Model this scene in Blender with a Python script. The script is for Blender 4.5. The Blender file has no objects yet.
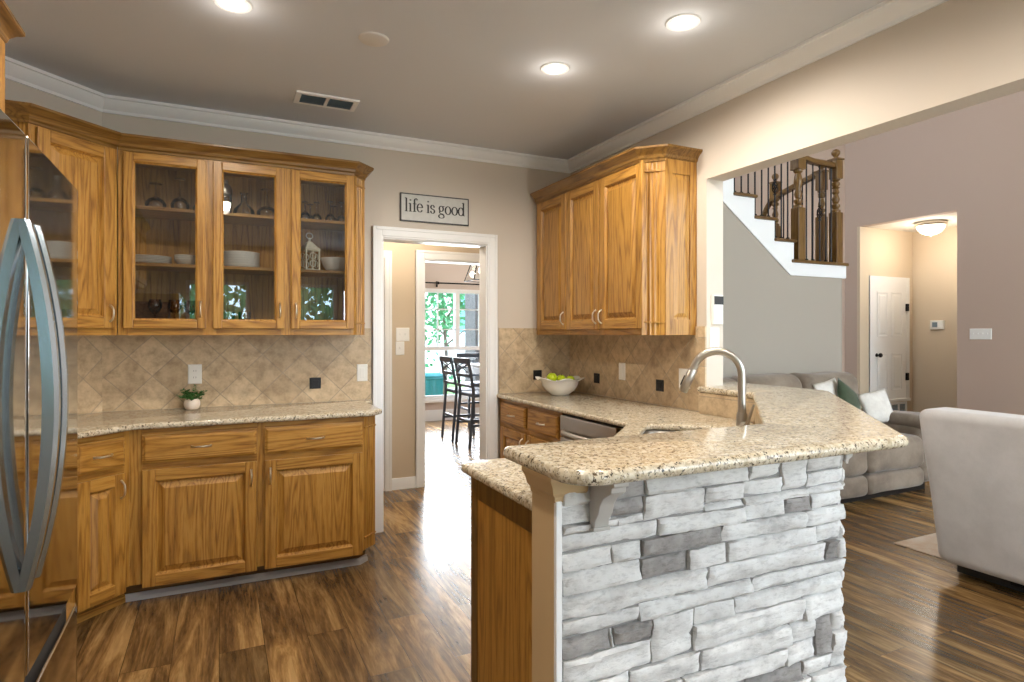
import bpy, bmesh, math, random
from math import pi, sin, cos, radians
from mathutils import Vector, Matrix, noise

random.seed(11)
scene = bpy.context.scene
COL = scene.collection

# ------------------------------------------------------------------ camera, world, lights, exposure
cam_data = bpy.data.cameras.new('camera')
cam_data.sensor_width = 36.0
cam_data.lens = 36.0 * 613.41 / 1024.0
cam_data.shift_y = -0.00706
cam_data.clip_start = 0.05
cam = bpy.data.objects.new('camera', cam_data)
cam.location = (0, 0, 1.3623)
cam.rotation_euler = (radians(90), 0, radians(-25.51))
COL.objects.link(cam)
scene.camera = cam

world = bpy.data.worlds.new('sky')
scene.world = world
world.use_nodes = True
_bg = world.node_tree.nodes['Background']
_bg.inputs[0].default_value = (0.66, 0.82, 1.0, 1)
_bg.inputs[1].default_value = 8.0

vs = scene.view_settings
vs.view_transform = 'Standard'
vs.look = 'None'
vs.gamma = 1.0
vs.use_curve_mapping = False
vs.exposure = 0.32

H = 2.725           # kitchen ceiling
HL = 5.4            # living room ceiling
YB = 4.205          # back wall
XR = 2.518          # right wall
XL = -1.25          # left wall
YREAR = -2.6

def light(name, kind, loc, energy, color, rot=(0, 0, 0), **kw):
    d = bpy.data.lights.new(name, kind)
    d.energy = energy
    d.color = color
    for k, v in kw.items():
        setattr(d, k, v)
    o = bpy.data.objects.new(name, d)
    o.location = loc
    o.rotation_euler = rot
    COL.objects.link(o)
    return o

DAY = (0.90, 0.95, 1.0)
WARM = (1.0, 0.91, 0.80)
# daylight at the windows, fill at an added rear door, and a stairwell light
for _x in (-0.015, 1.30):
    light('daylight_kitchen_window', 'AREA', (_x, YREAR - 0.09, 1.54), 1, DAY, (radians(90), 0, 0), shape='RECTANGLE', size=0.86, size_y=1.22).data.cycles.is_portal = True
light('rear_door_fill', 'AREA', (2.13, YREAR + 0.03, 1.12), 32, DAY, (radians(90), 0, 0), shape='RECTANGLE', size=0.56, size_y=1.9)  # fill light added at an invented door, beside the reflected windows
light('daylight_living_window', 'AREA', (5.0, -2.55, 2.3), 172, DAY, (radians(90), 0, 0), shape='RECTANGLE', size=3.6, size_y=3.4)
light('daylight_dining_window', 'AREA', (3.45, 9.10, 1.2), 110, DAY, (radians(-90), 0, 0), shape='RECTANGLE', size=1.3, size_y=1.7)
light('stairwell_area_light', 'AREA', (4.6, 5.40, 4.3), 14, (1, 0.85, 0.9), (radians(-70), 0, 0), shape='RECTANGLE', size=1.6, size_y=1.0)  # pinkish area light high at the stairwell wall, which has no window

# ------------------------------------------------------------------ materials
def lin(c):
    r = []
    for v in c[:3]:
        v = v / 255.0
        r.append(v / 12.92 if v <= 0.04045 else ((v + 0.055) / 1.055) ** 2.4)
    return (r[0], r[1], r[2], 1)

class NT:
    def __init__(s, name):
        s.m = bpy.data.materials.new(name)
        s.m.use_nodes = True
        s.t = s.m.node_tree
        s.b = s.t.nodes['Principled BSDF']
        s.o = s.t.nodes['Material Output']
    def n(s, typ, **kw):
        x = s.t.nodes.new(typ)
        for k, v in kw.items():
            if k.startswith('i_'):
                key = k[2:]
                x.inputs[int(key) if key.isdigit() else key.replace('_', ' ')].default_value = v
            else:
                setattr(x, k, v)
        return x
    def l(s, a, b):
        s.t.links.new(a, b)
    def coord(s, scale=(1, 1, 1), rot=(0, 0, 0), rand=0.0):
        tc = s.n('ShaderNodeTexCoord')
        src = tc.outputs['Object']
        if rand:
            oi = s.n('ShaderNodeObjectInfo')
            mu = s.n('ShaderNodeVectorMath', operation='SCALE')
            mu.inputs[0].default_value = (1, 1.7, 2.3)
            m2 = s.n('ShaderNodeMath', operation='MULTIPLY', i_1=rand)
            s.l(oi.outputs['Random'], m2.inputs[0])
            s.l(m2.outputs[0], mu.inputs['Scale'])
            ad = s.n('ShaderNodeVectorMath', operation='ADD')
            s.l(src, ad.inputs[0]); s.l(mu.outputs[0], ad.inputs[1])
            src = ad.outputs[0]
        mp = s.n('ShaderNodeMapping')
        mp.inputs['Scale'].default_value = scale
        mp.inputs['Rotation'].default_value = rot
        s.l(src, mp.inputs[0])
        return mp.outputs[0]
    def ramp(s, fac, stops):
        r = s.n('ShaderNodeValToRGB')
        el = r.color_ramp.elements
        while len(el) < len(stops):
            el.new(0.5)
        for e, (p, c) in zip(el, stops):
            e.position = p
            e.color = c
        s.l(fac, r.inputs[0])
        return r.outputs[0]
    def mix(s, a, b, fac=0.5, blend='MIX'):
        x = s.n('ShaderNodeMix', data_type='RGBA', blend_type=blend)
        for sock, v in ((x.inputs[6], a), (x.inputs[7], b)):
            if isinstance(v, tuple): sock.default_value = v
            else: s.l(v, sock)
        if isinstance(fac, (int, float)): x.inputs[0].default_value = fac
        else: s.l(fac, x.inputs[0])
        return x.outputs[2]
    def noise(s, vec, scale, detail=2.0, rough=0.5, dist=0.0):
        x = s.n('ShaderNodeTexNoise')
        x.inputs['Scale'].default_value = scale
        x.inputs['Detail'].default_value = detail
        x.inputs['Roughness'].default_value = rough
        x.inputs['Distortion'].default_value = dist
        s.l(vec, x.inputs['Vector'])
        return x.outputs['Fac']
    def bump(s, fac, strength, dist=0.01):
        b = s.n('ShaderNodeBump')
        b.inputs['Strength'].default_value = strength
        b.inputs['Distance'].default_value = dist
        s.l(fac, b.inputs['Height'])
        s.l(b.outputs[0], s.b.inputs['Normal'])
    def col(s, v):
        if isinstance(v, tuple): s.b.inputs['Base Color'].default_value = v
        else: s.l(v, s.b.inputs['Base Color'])
    def rough(s, v):
        s.b.inputs['Roughness'].default_value = v

MATS = {}
def plain(name, rgb, rough=0.5, metal=0.0, bump=0.0, bscale=80, emit=0, vary=0.0, spec=None, vscale=3.0):
    t = NT(name)
    c = lin(rgb)
    if vary:
        f = t.noise(t.coord(), vscale, 3)
        lo = tuple(max(0, v * (1 - vary)) for v in c[:3]) + (1,)
        hi = tuple(min(1, v * (1 + vary)) for v in c[:3]) + (1,)
        t.col(t.ramp(f, [(0.3, lo), (0.7, hi)]))
    else:
        t.col(c)
    t.rough(rough)
    t.b.inputs['Metallic'].default_value = metal
    if spec is not None:
        t.b.inputs['Specular IOR Level'].default_value = spec
    if bump:
        t.bump(t.noise(t.coord(), bscale, 3), bump, 0.004)
    if emit:
        t.b.inputs['Emission Color'].default_value = c
        t.b.inputs['Emission Strength'].default_value = emit
    MATS[name] = t.m
    return t.m

def oak(name, axis, tint=1.0):
    """golden oak: fine pores plus cathedral figure, grain along the given local axis"""
    t = NT(name)
    sc = {'z': (1, 1, 0.07), 'x': (0.07, 1, 1), 'y': (1, 0.07, 1)}[axis]
    v = t.coord(sc, rand=9.0)
    fine = t.noise(v, 150, 3, 0.6)
    band = t.noise(v, 7.5, 2.0, 0.45, 0.35)
    mu = t.n('ShaderNodeMath', operation='MULTIPLY', i_1=85.0); t.l(band, mu.inputs[0])
    sn = t.n('ShaderNodeMath', operation='SINE'); t.l(mu.outputs[0], sn.inputs[0])
    fig = t.n('ShaderNodeMapRange', i_1=-1.0, i_2=1.0); t.l(sn.outputs[0], fig.inputs[0])
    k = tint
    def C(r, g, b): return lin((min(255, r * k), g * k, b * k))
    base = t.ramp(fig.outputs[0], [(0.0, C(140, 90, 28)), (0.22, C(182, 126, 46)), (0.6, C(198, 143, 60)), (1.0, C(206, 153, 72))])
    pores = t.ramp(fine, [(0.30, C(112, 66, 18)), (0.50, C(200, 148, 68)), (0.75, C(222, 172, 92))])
    c = t.mix(base, pores, 0.38)
    tone = t.noise(t.coord((1, 1, 1), rand=5.0), 1.3, 1)
    c = t.mix(c, t.ramp(tone, [(0.25, (0.86, 0.84, 0.80, 1)), (0.7, (1, 1, 1, 1))]), 1.0, 'MULTIPLY')
    t.col(c)
    t.rough(0.38)
    t.b.inputs['Coat Weight'].default_value = 0.10
    t.b.inputs['Coat Roughness'].default_value = 0.22
    t.bump(fine, 0.12, 0.003)
    MATS[name] = t.m
    return t.m

OAK = oak('oak_upright_grain', 'z', 0.92)
OAKX = oak('oak_level_grain', 'x', 0.92)
OAKY = oak('oak_long_grain', 'y')
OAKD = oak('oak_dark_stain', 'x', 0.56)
OAKE = oak('oak_end_dark', 'z', 0.56)  # darker oak for the peninsula end panel
OAKC = oak('oak_crown_dark', 'x', 0.70)  # darker oak for the cabinet crowns
OAKDZ = oak('stair_oak', 'z', 0.60)

def granite():
    t = NT('speckled_granite')
    v = t.coord()
    a = t.noise(v, 26, 4, 0.6)
    base = t.ramp(a, [(0.30, lin((160, 140, 110))), (0.45, lin((200, 186, 158))), (0.62, lin((218, 208, 186))), (0.8, lin((232, 226, 212)))])
    vo = t.n('ShaderNodeTexVoronoi', i_Scale=105.0); t.l(v, vo.inputs['Vector'])
    cell = t.ramp(vo.outputs['Color'], [(0.0, lin((140, 120, 94))), (0.45, lin((210, 197, 170))), (1.0, lin((240, 234, 220)))])
    c = t.mix(base, cell, 0.55)
    b = t.noise(v, 88, 5, 0.7)
    dark = t.ramp(b, [(0.555, (0, 0, 0, 1)), (0.62, (1, 1, 1, 1))])
    c = t.mix(c, lin((92, 76, 58)), dark)
    b2 = t.noise(t.coord((1, 1, 1), (0.7, 0.3, 0.9)), 115, 3, 0.6)
    dark2 = t.ramp(b2, [(0.605, (0, 0, 0, 1)), (0.65, (1, 1, 1, 1))])
    c = t.mix(c, lin((42, 38, 36)), dark2)
    t.col(c)
    t.rough(0.13)
    MATS['granite'] = t.m
    return t.m
GRANITE = granite()

def tile(name, size, diag, plane):
    t = NT(name)
    rot = {'x': (radians(90), 0, 0), 'y': (radians(90), 0, radians(90))}[plane]
    tc = t.n('ShaderNodeTexCoord')
    sep = t.n('ShaderNodeSeparateXYZ'); t.l(tc.outputs['Object'], sep.inputs[0])
    cmb = t.n('ShaderNodeCombineXYZ')
    t.l(sep.outputs[0 if plane == 'x' else 1], cmb.inputs[0]); t.l(sep.outputs[2], cmb.inputs[1])
    mp = t.n('ShaderNodeMapping'); mp.inputs['Rotation'].default_value = (0, 0, radians(45) if diag else 0); mp.inputs['Location'].default_value = (0.012, -0.02, 0)
    t.l(cmb.outputs[0], mp.inputs[0])
    br = t.n('ShaderNodeTexBrick', offset=0.0, squash=1.0)
    br.inputs['Color1'].default_value = lin((212, 190, 156))
    br.inputs['Color2'].default_value = lin((184, 160, 126))
    br.inputs['Mortar'].default_value = lin((166, 150, 128))
    br.inputs['Scale'].default_value = 1.0
    br.inputs['Mortar Size'].default_value = 0.0032
    br.inputs['Mortar Smooth'].default_value = 0.3
    br.inputs['Brick Width'].default_value = size
    br.inputs['Row Height'].default_value = size
    t.l(mp.outputs[0], br.inputs['Vector'])
    v = t.coord()
    f = t.noise(v, 17, 7, 0.70)
    mott = t.ramp(f, [(0.32, lin((166, 142, 114))), (0.5, (0.86, 0.81, 0.74, 1)), (0.64, (1.15, 1.13, 1.09, 1))])
    c = t.mix(br.outputs['Color'], mott, 0.75, 'MULTIPLY')
    c = t.mix(c, lin((214, 198, 172)), 0.22)
    t.col(c)
    t.rough(0.38)
    inv = t.n('ShaderNodeMath', operation='SUBTRACT', i_0=1.0); t.l(br.outputs['Fac'], inv.inputs[1])
    t.bump(inv.outputs[0], 0.6, 0.003)
    MATS[name] = t.m
    return t.m
TILEX = tile('travertine_tile_diagonal', 0.171, True, 'x')
TILEY = tile('travertine_tile_diagonal_side', 0.171, True, 'y')
TILES = tile('travertine_tile_square', 0.165, False, 'x')

def wood_floor():
    t = NT('walnut_plank_floor')
    tc = t.n('ShaderNodeTexCoord')
    mp = t.n('ShaderNodeMapping'); mp.inputs['Rotation'].default_value = (0, 0, radians(90))
    t.l(tc.outputs['Object'], mp.inputs[0])
    br = t.n('ShaderNodeTexBrick', offset=0.37, squash=1.0)
    br.inputs['Color1'].default_value = (0, 0, 0, 1)
    br.inputs['Color2'].default_value = (1, 1, 1, 1)
    br.inputs['Mortar'].default_value = (0.1, 0.1, 0.1, 1)
    br.inputs['Scale'].default_value = 1.0
    br.inputs['Mortar Size'].default_value = 0.0012
    br.inputs['Brick Width'].default_value = 1.22
    br.inputs['Row Height'].default_value = 0.18
    t.l(mp.outputs[0], br.inputs['Vector'])
    sc = t.n('ShaderNodeVectorMath', operation='SCALE'); sc.inputs['Scale'].default_value = 7.0
    t.l(br.outputs['Color'], sc.inputs[0])
    ad = t.n('ShaderNodeVectorMath', operation='ADD')
    m2 = t.n('ShaderNodeMapping'); m2.inputs['Scale'].default_value = (1, 0.10, 1)
    t.l(tc.outputs['Object'], m2.inputs[0])
    t.l(m2.outputs[0], ad.inputs[0]); t.l(sc.outputs[0], ad.inputs[1])
    v = ad.outputs[0]
    a = t.noise(v, 10, 6, 0.68, 0.9)
    b = t.noise(v, 70, 4, 0.65)
    m3 = t.n('ShaderNodeMapping'); m3.inputs['Scale'].default_value = (1, 3.2, 1)
    t.l(v, m3.inputs[0])
    k = t.noise(m3.outputs[0], 3.0, 3, 0.6)
    c1 = t.ramp(a, [(0.33, lin((40, 29, 19))), (0.44, lin((86, 65, 39))), (0.53, lin((136, 106, 64))), (0.64, lin((188, 156, 106)))])
    c2 = t.ramp(b, [(0.32, lin((58, 40, 26))), (0.52, lin((126, 96, 62))), (0.72, lin((176, 144, 104)))])
    c = t.mix(c1, c2, 0.36)
    c = t.mix(c, lin((58, 38, 24)), t.ramp(k, [(0.62, (0, 0, 0, 1)), (0.76, (0.75, 0.75, 0.75, 1))]))
    tone = t.ramp(br.outputs['Color'], [(0.0, (0.58, 0.58, 0.58, 1)), (1.0, (1.25, 1.20, 1.12, 1))])
    c = t.mix(c, tone, 1.0, 'MULTIPLY')
    c = t.mix(c, lin((40, 26, 16)), br.outputs['Fac'])
    t.col(c)
    t.rough(0.26)
    t.b.inputs['Specular IOR Level'].default_value = 0.6
    t.bump(b, 0.12, 0.003)
    MATS['floor'] = t.m
    return t.m
FLOOR = wood_floor()

def stone(name, lo, mid, hi):
    t = NT(name)
    v = t.coord()
    a = t.noise(v, 9, 6, 0.65)
    b = t.noise(t.coord((1, 1, 3.5)), 30, 6, 0.72)
    c = t.ramp(a, [(0.28, lin(lo)), (0.45, lin(mid)), (0.6, lin(hi))])
    d = t.ramp(b, [(0.34, lin(lo)), (0.50, lin(hi))])
    t.col(t.mix(c, d, 0.4))
    t.rough(0.85)
    t.bump(b, 0.5, 0.006)
    MATS[name] = t.m
    return t.m
STONE = stone('whitewashed_stone', (160, 158, 156), (212, 210, 208), (232, 231, 229))
STONEG = stone('bare_grey_stone', (104, 100, 98), (138, 134, 131), (170, 166, 163))
MORTAR = plain('grey_mortar', (146, 144, 142), 0.9, bump=0.4)

def fabric(name, rgb, rgb2, scale=6):
    t = NT(name)
    v = t.coord()
    a = t.noise(v, scale, 5, 0.62)
    b = t.noise(v, 260, 2)
    t.col(t.mix(t.ramp(a, [(0.35, lin(rgb2)), (0.65, lin(rgb))]), t.ramp(b, [(0.3, lin(rgb2)), (0.7, lin(rgb))]), 0.3))
    t.rough(0.95)
    t.b.inputs['Sheen Weight'].default_value = 0.25
    t.bump(t.noise(v, 300, 2), 0.25, 0.003)
    MATS[name] = t.m
    return t.m
SUEDE = fabric('grey_suede', (206, 202, 200), (188, 184, 182))
SUEDEB = fabric('taupe_suede', (150, 136, 120), (106, 92, 78), 4)
PILLOWG = fabric('green_pillow_cloth', (66, 82, 58), (48, 64, 44), 20)
PILLOWW = fabric('cream_pillow_cloth', (232, 228, 220), (214, 208, 200), 20)
RUG = fabric('beige_patterned_rug', (226, 220, 212), (196, 164, 132), 5)

WALLK = plain('kitchen_beige_paint', (213, 203, 190), 0.75, bump=0.08, bscale=160)
WALLH = plain('hall_beige_paint', (206, 188, 162), 0.75, bump=0.08, bscale=160)
CORB = plain('corbel_grey_paint', (186, 183, 178), 0.5)
POST = plain('warm_lit_post_paint', (198, 170, 128), 0.6)  # warm lamp light on the left-facing post is put into this colour
WALLG = plain('stair_greige_paint', (170, 161, 148), 0.75, bump=0.08, bscale=160)
WALLP = plain('living_mauve_taupe_paint', (190, 168, 152), 0.8, bump=0.12, bscale=120)
CEIL = plain('kitchen_ceiling_paint', (214, 218, 224), 0.85, bump=0.15, bscale=140)
WHITE = plain('white_trim_paint', (242, 243, 243), 0.4)
WHITEW = plain('white_ceiling_paint', (226, 218, 204), 0.8)
PLASTIC = plain('white_plastic', (236, 234, 228), 0.35)
PLASTICD = plain('dark_slots', (60, 58, 56), 0.5)
BLACKP = plain('black_plastic', (22, 22, 24), 0.35)
IRON = plain('black_wrought_iron', (26, 25, 27), 0.45, 0.6)
NICKEL = plain('satin_nickel', (232, 224, 210), 0.28, 1.0)
CHROME = plain('brushed_steel', (190, 186, 178), 0.33, 1.0)
STEEL = plain('stainless_steel', (206, 205, 202), 0.05, 1.0)
HANDLE = plain('polished_steel_handle', (176, 190, 200), 0.2, 1.0)  # bluish: the window's reflection is put into the steel colour
STEELD = plain('dishwasher_steel', (186, 182, 176), 0.3, 1.0)
FRIDGEB = plain('fridge_grey_side', (88, 88, 90), 0.5)
GASKET = plain('black_gasket', (14, 14, 15), 0.6)
CERAMIC = plain('white_ceramic', (238, 236, 230), 0.2)
CERAMICP = plain('blush_ceramic', (236, 222, 208), 0.3)
APPLE = plain('green_apple_skin', (176, 196, 30), 0.3, vary=0.25, vscale=14)
STEM = plain('brown_stem', (80, 58, 34), 0.8)
LEAF = plain('green_leaf', (56, 104, 44), 0.5, vary=0.4, vscale=40)
SOIL = plain('dark_soil', (50, 38, 28), 0.9)
SIGNW = plain('sign_pale_board', (206, 206, 202), 0.6, vary=0.05, vscale=30)
SIGNK = plain('sign_dark_frame', (72, 70, 70), 0.5)
INK = plain('sign_dark_ink', (48, 48, 50), 0.6)
BULB = plain('lamp_lens', (255, 246, 228), 0.5, emit=20)
BULBW = plain('lit_glass_shade', (255, 240, 212), 0.4, emit=3.2)
BULBP = plain('lit_pendant_bulb', (255, 244, 224), 0.4, emit=12)
LENSOFF = plain('white_cover', (222, 220, 216), 0.5)
VENTB = plain('vent_blue_grey_slats', (112, 128, 138), 0.5)
WICKER = plain('brown_wicker', (120, 82, 50), 0.8, bump=0.8, bscale=120, vary=0.3, vscale=60)
CHAIRB = plain('charcoal_painted_wood', (70, 80, 94), 0.4)  # blue cast of the window light is put into the charcoal
CHAIRS = plain('blue_grey_seat', (92, 104, 124), 0.6)
TABLE = plain('weathered_table_top', (140, 138, 140), 0.4)
TABLEB = plain('brown_table_wood', (126, 88, 62), 0.5)
DOORW = plain('white_door_paint', (236, 234, 230), 0.4)
BRICK = plain('pale_brick_house', (214, 208, 204), 0.9, vary=0.08, vscale=6)
BRICKD = plain('dark_brick_column', (92, 84, 84), 0.9, vary=0.2, vscale=20)
TEAL = plain('teal_bin_plastic', (24, 104, 106), 0.5)
LAWN = plain('lawn_green', (92, 128, 62), 0.9, vary=0.3, vscale=8)
CONCRETE = plain('pale_concrete', (206, 204, 198), 0.9)
TREELEAF = plain('tree_leaf_green', (64, 132, 84), 0.6, vary=0.35, vscale=12)
BARK = plain('tree_bark', (84, 70, 58), 0.9, vary=0.25, vscale=12)
HOUSEGLASS = plain('neighbour_window_glass', (86, 130, 138), 0.15)
LANTERN = plain('distressed_white_metal', (222, 216, 196), 0.6, vary=0.15, vscale=60)
TOEK = plain('grey_shoe_moulding', (178, 177, 178), 0.35)

def glass(name, tint=(1, 1, 1, 1), rough=0.0, ior=1.5, boost=0.0):
    t = NT(name)
    tr = t.n('ShaderNodeBsdfTransparent'); tr.inputs[0].default_value = tint
    gl = t.n('ShaderNodeBsdfGlossy'); gl.inputs['Roughness'].default_value = rough
    fr = t.n('ShaderNodeFresnel'); fr.inputs['IOR'].default_value = ior
    ad = t.n('ShaderNodeMath', operation='ADD', i_1=boost); t.l(fr.outputs[0], ad.inputs[0])
    mx = t.n('ShaderNodeMixShader')
    t.l(ad.outputs[0], mx.inputs[0]); t.l(tr.outputs[0], mx.inputs[1]); t.l(gl.outputs[0], mx.inputs[2])
    t.l(mx.outputs[0], t.o.inputs['Surface'])
    MATS[name] = t.m
    return t.m
PANE = glass('cabinet_pane', (0.93, 0.93, 0.92, 1), 0.0, 1.5, 0.05)
WPANE = glass('window_pane', (0.98, 1, 1, 1), 0.0, 1.45)
GLASSW = glass('drinking_glass', (1, 1, 1, 1), 0.015, 1.5, 0.10)
GLASSA = glass('amber_glass', (0.90, 0.76, 0.66, 1), 0.02, 1.5, 0.08)

# ------------------------------------------------------------------ mesh helpers
class MB:
    """collects shapes; build() links them as ONE mesh object"""
    def __init__(s):
        s.v, s.f, s.m = [], [], []
        s.M = Matrix.Identity(4)
    def add(s, vs, fs, mi=0):
        o = len(s.v)
        s.v += [tuple(s.M @ Vector(p)) for p in vs]
        s.f += [tuple(o + i for i in f) for f in fs]
        s.m += [mi] * len(fs)
        return s
    def box(s, x0, x1, y0, y1, z0, z1, mi=0):
        vs = [(x, y, z) for x in (x0, x1) for y in (y0, y1) for z in (z0, z1)]
        return s.add(vs, [(0, 1, 3, 2), (4, 6, 7, 5), (0, 4, 5, 1), (2, 3, 7, 6), (0, 2, 6, 4), (1, 5, 7, 3)], mi)
    def prism(s, poly, z0, z1, mi=0, axis='z'):
        """poly counter-clockwise in the plane across the axis"""
        n = len(poly)
        def P(a, b, c):
            return {'z': (a, b, c), 'x': (c, a, b), 'y': (a, c, b)}[axis]
        vs = [P(a, b, z0) for a, b in poly] + [P(a, b, z1) for a, b in poly]
        fs = [tuple(range(n))[::-1], tuple(range(n, 2 * n))]
        fs += [(i, (i + 1) % n, n + (i + 1) % n, n + i) for i in range(n)]
        return s.add(vs, fs, mi)
    def lathe(s, prof, c=(0, 0, 0), n=20, mi=0, cap=True, wave=None):
        vs, fs = [], []
        for j, (r, z) in enumerate(prof):
            for i in range(n):
                a = 2 * pi * i / n
                rr, zz = (r, z) if wave is None else wave(r, z, a, j)
                vs.append((c[0] + rr * cos(a), c[1] + rr * sin(a), c[2] + zz))
        for j in range(len(prof) - 1):
            for i in range(n):
                k = (i + 1) % n
                fs.append((j * n + i, j * n + k, (j + 1) * n + k, (j + 1) * n + i))
        if cap:
            if prof[0][0] > 1e-5: fs.append(tuple(range(n))[::-1])
            if prof[-1][0] > 1e-5: fs.append(tuple(range((len(prof) - 1) * n, len(prof) * n)))
        return s.add(vs, fs, mi)
    def tube(s, pts, r, n=10, mi=0, flat=1.0):
        pts = [Vector(p) for p in pts]
        rs = r if isinstance(r, (list, tuple)) else [r] * len(pts)
        vs, fs = [], []
        up = None
        for i, p in enumerate(pts):
            d = (pts[min(i + 1, len(pts) - 1)] - pts[max(i - 1, 0)]).normalized()
            if up is None:
                up = Vector((0, 0, 1)) if abs(d.z) < 0.9 else Vector((1, 0, 0))
            a = d.cross(up).normalized()
            b = a.cross(d).normalized()
            up = b
            for k in range(n):
                t = 2 * pi * k / n
                vs.append(tuple(p + a * (cos(t) * rs[i]) + b * (sin(t) * rs[i] * flat)))
        for i in range(len(pts) - 1):
            for k in range(n):
                q = (k + 1) % n
                fs.append((i * n + k, i * n + q, (i + 1) * n + q, (i + 1) * n + k))
        fs.append(tuple(range(n))[::-1]); fs.append(tuple(range((len(pts) - 1) * n, len(pts) * n)))
        return s.add(vs, fs, mi)
    def sweep(s, path, prof, mi=0, closed=False):
        """sweep profile (out, z) along a plan polyline; out is to the right of travel, mitred"""
        P = [Vector((p[0], p[1])) for p in path]
        n = len(P)
        ring = []
        for i in range(n):
            ds = []
            if i > 0 or closed: ds.append((P[i] - P[i - 1]).normalized())
            if i < n - 1 or closed: ds.append((P[(i + 1) % n] - P[i]).normalized())
            ns = [Vector((d.y, -d.x)) for d in ds]
            nn = ns[0] if len(ns) == 1 else (ns[0] + ns[1]) / (1 + ns[0].dot(ns[1]))
            ring.append(nn)
        m = len(prof)
        vs = [(P[i].x + ring[i].x * o, P[i].y + ring[i].y * o, z) for i in range(n) for o, z in prof]
        fs = []
        for i in range(n if closed else n - 1):
            j = (i + 1) % n
            for k in range(m):
                q = (k + 1) % m
                fs.append((i * m + k, i * m + q, j * m + q, j * m + k))
        if not closed:
            fs.append(tuple(range(m))[::-1]); fs.append(tuple(range((n - 1) * m, n * m)))
        return s.add(vs, fs, mi)
    def rings(s, loops, mi=0, cap0=True, cap1=True):
        n = len(loops[0])
        vs = [p for L in loops for p in L]
        fs = []
        for j in range(len(loops) - 1):
            for i in range(n):
                k = (i + 1) % n
                fs.append((j * n + i, j * n + k, (j + 1) * n + k, (j + 1) * n + i))
        if cap0: fs.append(tuple(range(n))[::-1])
        if cap1: fs.append(tuple(range((len(loops) - 1) * n, len(loops) * n)))
        return s.add(vs, fs, mi)
    def panel(s, x0, x1, z0, z1, prof, mi=0):
        """nested rectangles facing -y: prof = [(inset, y)]"""
        loops = [[(x0 + i, y, z0 + i), (x1 - i, y, z0 + i), (x1 - i, y, z1 - i), (x0 + i, y, z1 - i)] for i, y in prof]
        return s.rings(loops, mi)
    def rbox(s, x0, x1, y0, y1, z0, z1, r, n=4, mi=0, fn=None):
        """box with round edges, cube-sphere style; fn bends each point"""
        lo, hi = Vector((x0, y0, z0)), Vector((x1, y1, z1))
        r = min(r, *(0.499 * (hi[i] - lo[i]) for i in range(3)))
        idx, vs, fs = {}, [], []
        m = 2 * n + 4
        def lam(k):       # parameter: first n+1 in the low corner, last n+1 in the high corner, middle steps
            if k <= n: return ('l', k / n)
            if k >= m - n: return ('h', (k - (m - n)) / n)
            return ('m', (k - n) / (m - 2 * n))
        def pt(q):
            base, off = [], []
            for i in range(3):
                t, u = lam(q[i])
                if t == 'l': base.append(lo[i] + r); off.append(-math.tan(pi / 4 * (1 - u)))
                elif t == 'h': base.append(hi[i] - r); off.append(math.tan(pi / 4 * u))
                else: base.append(lo[i] + r + u * (hi[i] - lo[i] - 2 * r)); off.append(0.0)
            o = Vector(off)
            if o.length > 1e-9: o = o.normalized() * r
            p = Vector(base) + o
            if fn: p = Vector(fn(p))
            return tuple(p)
        def vid(q):
            if q not in idx:
                idx[q] = len(vs); vs.append(pt(q))
            return idx[q]
        for ax in range(3):
            a, b = (ax + 1) % 3, (ax + 2) % 3
            for side in (0, m):
                for i in range(m):
                    for j in range(m):
                        def Q(u, w):
                            q = [0, 0, 0]; q[ax] = side; q[a] = u; q[b] = w
                            return vid(tuple(q))
                        f = (Q(i, j), Q(i + 1, j), Q(i + 1, j + 1), Q(i, j + 1))
                        fs.append(f if side else f[::-1])
        return s.add(vs, fs, mi)
    def build(s, name, mats, parent=None, smooth=35, bevel=0.0, seg=2, loc=None):
        me = bpy.data.meshes.new(name)
        me.from_pydata(s.v, [], s.f)
        mats = mats if isinstance(mats, (list, tuple)) else [mats]
        for m in mats: me.materials.append(m)
        me.polygons.foreach_set('material_index', s.m)
        bm = bmesh.new(); bm.from_mesh(me)
        bmesh.ops.recalc_face_normals(bm, faces=bm.faces)
        bm.to_mesh(me); bm.free()
        if smooth:
            me.polygons.foreach_set('use_smooth', [True] * len(me.polygons))
            me.set_sharp_from_angle(angle=radians(smooth))
        me.update()
        o = bpy.data.objects.new(name, me)
        COL.objects.link(o)
        if parent is not None: o.parent = parent
        if loc: o.location = loc
        if bevel:
            b = o.modifiers.new('bevel', 'BEVEL')
            b.width = bevel; b.segments = seg; b.limit_method = 'ANGLE'; b.angle_limit = radians(40)
            b.harden_normals = False
        return o

def tag(o, label=None, cat=None, group=None, kind=None):
    if label: o['label'] = label
    if cat: o['category'] = cat
    if group: o['group'] = group
    if kind: o['kind'] = kind
    return o

def thing(name, label, cat, loc=(0, 0, 0), rz=0.0, group=None, kind=None):
    o = bpy.data.objects.new(name, None)
    o.empty_display_size = 0.1
    o.location = loc
    o.rotation_euler = (0, 0, rz)
    COL.objects.link(o)
    return tag(o, label, cat, group, kind)

def structure(o):
    o['kind'] = 'structure'
    return o

def dup(root, loc, rz=None, label=None, group=None):
    r = root.copy(); COL.objects.link(r); r.location = loc
    if rz is not None: r.rotation_euler = (0, 0, rz)
    if label: r['label'] = label
    if group: r['group'] = group
    for ch in list(root.children):
        c = ch.copy(); COL.objects.link(c); c.parent = r
        for g in list(ch.children):
            d = g.copy(); COL.objects.link(d); d.parent = c
    return r

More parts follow.
